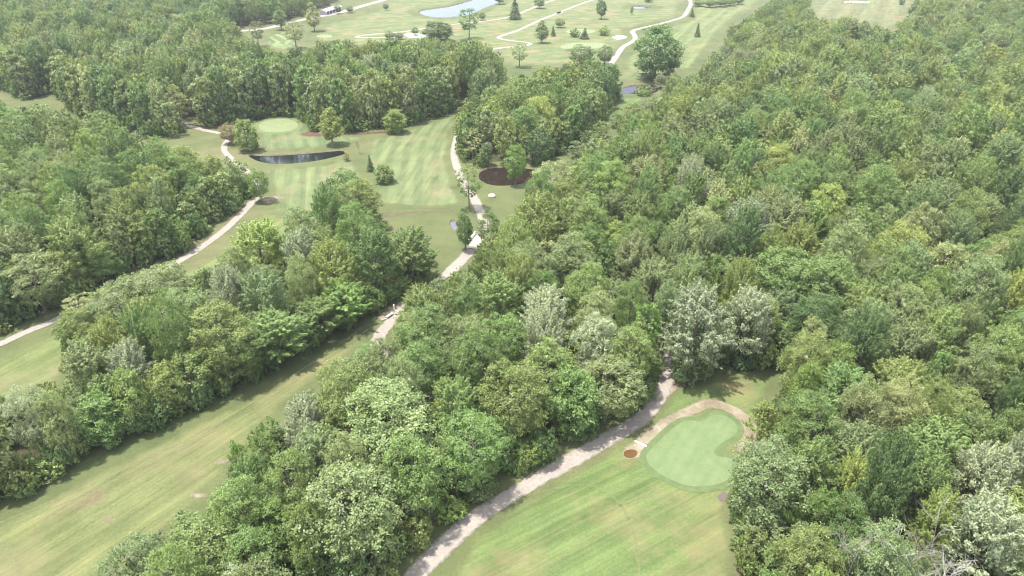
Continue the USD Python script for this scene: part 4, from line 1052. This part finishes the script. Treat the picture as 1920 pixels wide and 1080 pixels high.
# ------------------------------------------------------------------ small things
WHITE = plain("white_paint", (0.75, 0.74, 0.70), 0.6, 3.0, 0.06)
WOOD = plain("weathered_wood", (0.42, 0.36, 0.29), 0.85, 3.0, 0.25)
GREYROOF = plain("pale_roof", (0.36, 0.34, 0.345), 0.7, 0.8, 0.15)
STONE = plain("boulder_stone", (0.42, 0.37, 0.31), 0.9, 1.5, 0.3)
DARK = plain("dark_gap", (0.06, 0.055, 0.06), 0.9)


def box(cx, cy, cz, sx, sy, sz):
    return trimesh.creation.box((sx, sy, sz), trimesh.transformations.translation_matrix((cx, cy, cz)))


def thing(name, p, rz, lab, cat, group=None):
    path = "/World/" + numbered(name)
    x = UsdGeom.Xform.Define(stage, path)
    x.AddTranslateOp().Set(Gf.Vec3d(float(p[0]), float(p[1]), float(p[2])))
    x.AddRotateZOp().Set(rz)
    tag(x, lab, cat, group)
    return path


def part(path, name, mesh, mat, smooth=False):
    k = f"{path}/{name}"
    i = 1
    while stage.GetPrimAtPath(k):
        k = f"{path}/{name}_{i:03d}"; i += 1
    return usdkit.mesh(stage, k, mesh, mat, smooth)


# white plank by the rust puddle
a, b = at(1190, 828), at(1212, 838)
th = thing("plank", ((a + b) / 2) + [0, 0, 0.06], math.degrees(math.atan2(b[1] - a[1], b[0] - a[0])), "white plank lying between the rust puddle and the green", "plank")
L = np.linalg.norm(b - a)
part(th, "board", box(0, 0, 0.06, L, 0.34, 0.08), WHITE)
part(th, "bearer", box(-L * 0.35, 0, 0.005, 0.1, 0.3, 0.03), WOOD); part(th, "bearer", box(L * 0.35, 0, 0.005, 0.1, 0.3, 0.03), WOOD)
# tee post, log bench
th = thing("tee_post", at(739, 581, 0.05), 10, "white post on the bare tee ground beside the middle path", "post")
part(th, "post", trimesh.creation.cylinder(0.10, 1.15, sections=10, transform=trimesh.transformations.translation_matrix((0, 0, 0.575))), WHITE, 40)
part(th, "cap", trimesh.creation.cone(0.14, 0.14, sections=10, transform=trimesh.transformations.translation_matrix((0, 0, 1.15))), WHITE, 40)
a, b = at(727, 597), at(734, 592)
th = thing("log_bench", [*((a + b) / 2)[:2], 0.05], math.degrees(math.atan2(b[1] - a[1], b[0] - a[0])), "low wooden bench at the edge of the bare tee ground", "bench")
for y in (-0.16, 0.0, 0.16):
    part(th, "seat_plank", box(0, y, 0.45, 1.9, 0.14, 0.06), WOOD)
for x in (-0.7, 0.7):
    part(th, "leg", box(x, 0, 0.21, 0.12, 0.42, 0.42), WOOD)
# edging timbers of the tee
for (q1, q2, lab) in (((716, 601), (728, 598), "short weathered timber at the tee's lower edge"), ((741, 583), (748, 586), "pale timber beside the white tee post")):
    a, b = at(*q1), at(*q2)
    th = thing("edging_timber", [*((a + b) / 2)[:2], 0.05], math.degrees(math.atan2(b[1] - a[1], b[0] - a[0])), lab, "timber", "timbers edging the tee")
    L = np.linalg.norm(b - a)
    part(th, "beam", box(0, 0, 0.09, L, 0.2, 0.18), WOOD)
# boulder
rg = np.random.default_rng(5)
bm = trimesh.creation.icosphere(3, 1.0)
bv = bm.vertices * (0.82 + 0.36 * meshkit.fbm(bm.vertices * 1.3 + 7, 3, 2)[:, None])
p = at(922, 369)
m = usdkit.mesh(stage, "/World/boulder", (bv * [1.05, 0.75, 0.62] + [p[0], p[1], 0.25], bm.faces), STONE, 40)
tag(m, "pale boulder lying on the grass right of the middle path", "boulder")
# footbridge under the trees
a, b = at(884, 467), at(902, 444)
ang = math.degrees(math.atan2(b[1] - a[1], b[0] - a[0])); L = np.linalg.norm(b - a)
th = thing("footbridge", [*((a + b) / 2)[:2], 0.1], ang, "pale wooden footbridge with handrails half hidden by trees", "footbridge")
nb = int(L / 0.32)
for k in range(nb):
    part(th, "deck_plank", box(-L / 2 + (k + 0.5) * L / nb, 0, 0.12 + 0.006 * (k % 3), L / nb - 0.03, 2.7, 0.08), WOOD)
for s in (-1, 1):
    part(th, "beam", box(0, s * 1.05, 0.0, L, 0.2, 0.16), WOOD)
    part(th, "handrail", box(0, s * 1.4, 1.12, L, 0.12, 0.1), WHITE)
    part(th, "lower_rail", box(0, s * 1.4, 0.62, L, 0.08, 0.08), WHITE)
    for k in range(5):
        part(th, "rail_post", box(-L / 2 + 0.1 + k * (L - 0.2) / 4, s * 1.4, 0.6, 0.14, 0.13, 1.1), WOOD)
# white sign by the far road
p = at(440, 57)
th = thing("sign", p, 0, "small white sign on a post beside the far gravel road", "sign")
part(th, "post", trimesh.creation.cylinder(0.09, 3.2, sections=8, transform=trimesh.transformations.translation_matrix((0, 0, 1.6))), WHITE, 40)
part(th, "panel", box(0, -0.12, 2.9, 1.3, 0.06, 1.3), WHITE)
# far shed beside the road
a, b = at(603, 30), at(634, 20)
ang = math.degrees(math.atan2(b[1] - a[1], b[0] - a[0])); L = np.linalg.norm(b - a)
th = thing("long_shed", (a + b) / 2 + [0, 3.5, 0.06], ang, "long low shed with a pale roof beside the far gravel road", "shed")
part(th, "wall", box(0, 0, 1.1, L - 1, 4.2, 2.2), plain("shed_wall", (0.34, 0.29, 0.31)))
gable = trimesh.creation.extrude_polygon(Polygon([(-2.7, 2.2), (2.7, 2.2), (0, 3.5)]), L, engine="earcut")
gable.apply_transform(np.array([[0, 0, 1, -L / 2], [1, 0, 0, 0], [0, 1, 0, 0], [0, 0, 0, 1]], float))
part(th, "roof", gable, GREYROOF)
for k in range(5):
    part(th, "opening", box(-L * 0.36 + k * L * 0.18, -2.11, 0.95, L * 0.1, 0.06, 1.7), DARK)
# long grey stack in the far field
a, b = at(1583, 7), at(1630, 8)
ang = math.degrees(math.atan2(b[1] - a[1], b[0] - a[0])); L = np.linalg.norm(b - a)
th = thing("covered_stack", (a + b) / 2, ang, "long pale grey covered stack lying in the far field", "stack")
for k in range(7):
    c = trimesh.creation.icosphere(2, 1.0)
    c.vertices = np.sign(c.vertices) * np.abs(c.vertices) ** 0.6 * [L / 14 * 1.02, 1.6, 1.25 + 0.2 * math.sin(k * 2.2)] + [-L / 2 + (k + 0.5) * L / 7, 0.2 * math.sin(k * 3), 0.5]
    part(th, "cover", c, GREYROOF, 50)

# ------------------------------------------------------------------ haze
hz = usdkit.material(stage, "/World/Looks/haze", {"v": ("principled_volume", {"color": (0.86, 0.92, 1.0), "density": 0.00009, "anisotropy": 0.2})}, [], volume="v.volume")
hb = trimesh.creation.box((5200, 5300, 76.0), trimesh.transformations.translation_matrix((0, 1950, 36.3)))
m = usdkit.mesh(stage, "/World/haze", hb, hz)
tag(m, "thin pale summer haze over the whole landscape", "haze", None, "stuff")
print("trees", len(trees), "shrubs", len(shrubs), "solo", len(solo_b), len(solo_s), len(solo_h), "rest", len(rest), "protos", len(PROTO), "far kinds", len(keys))
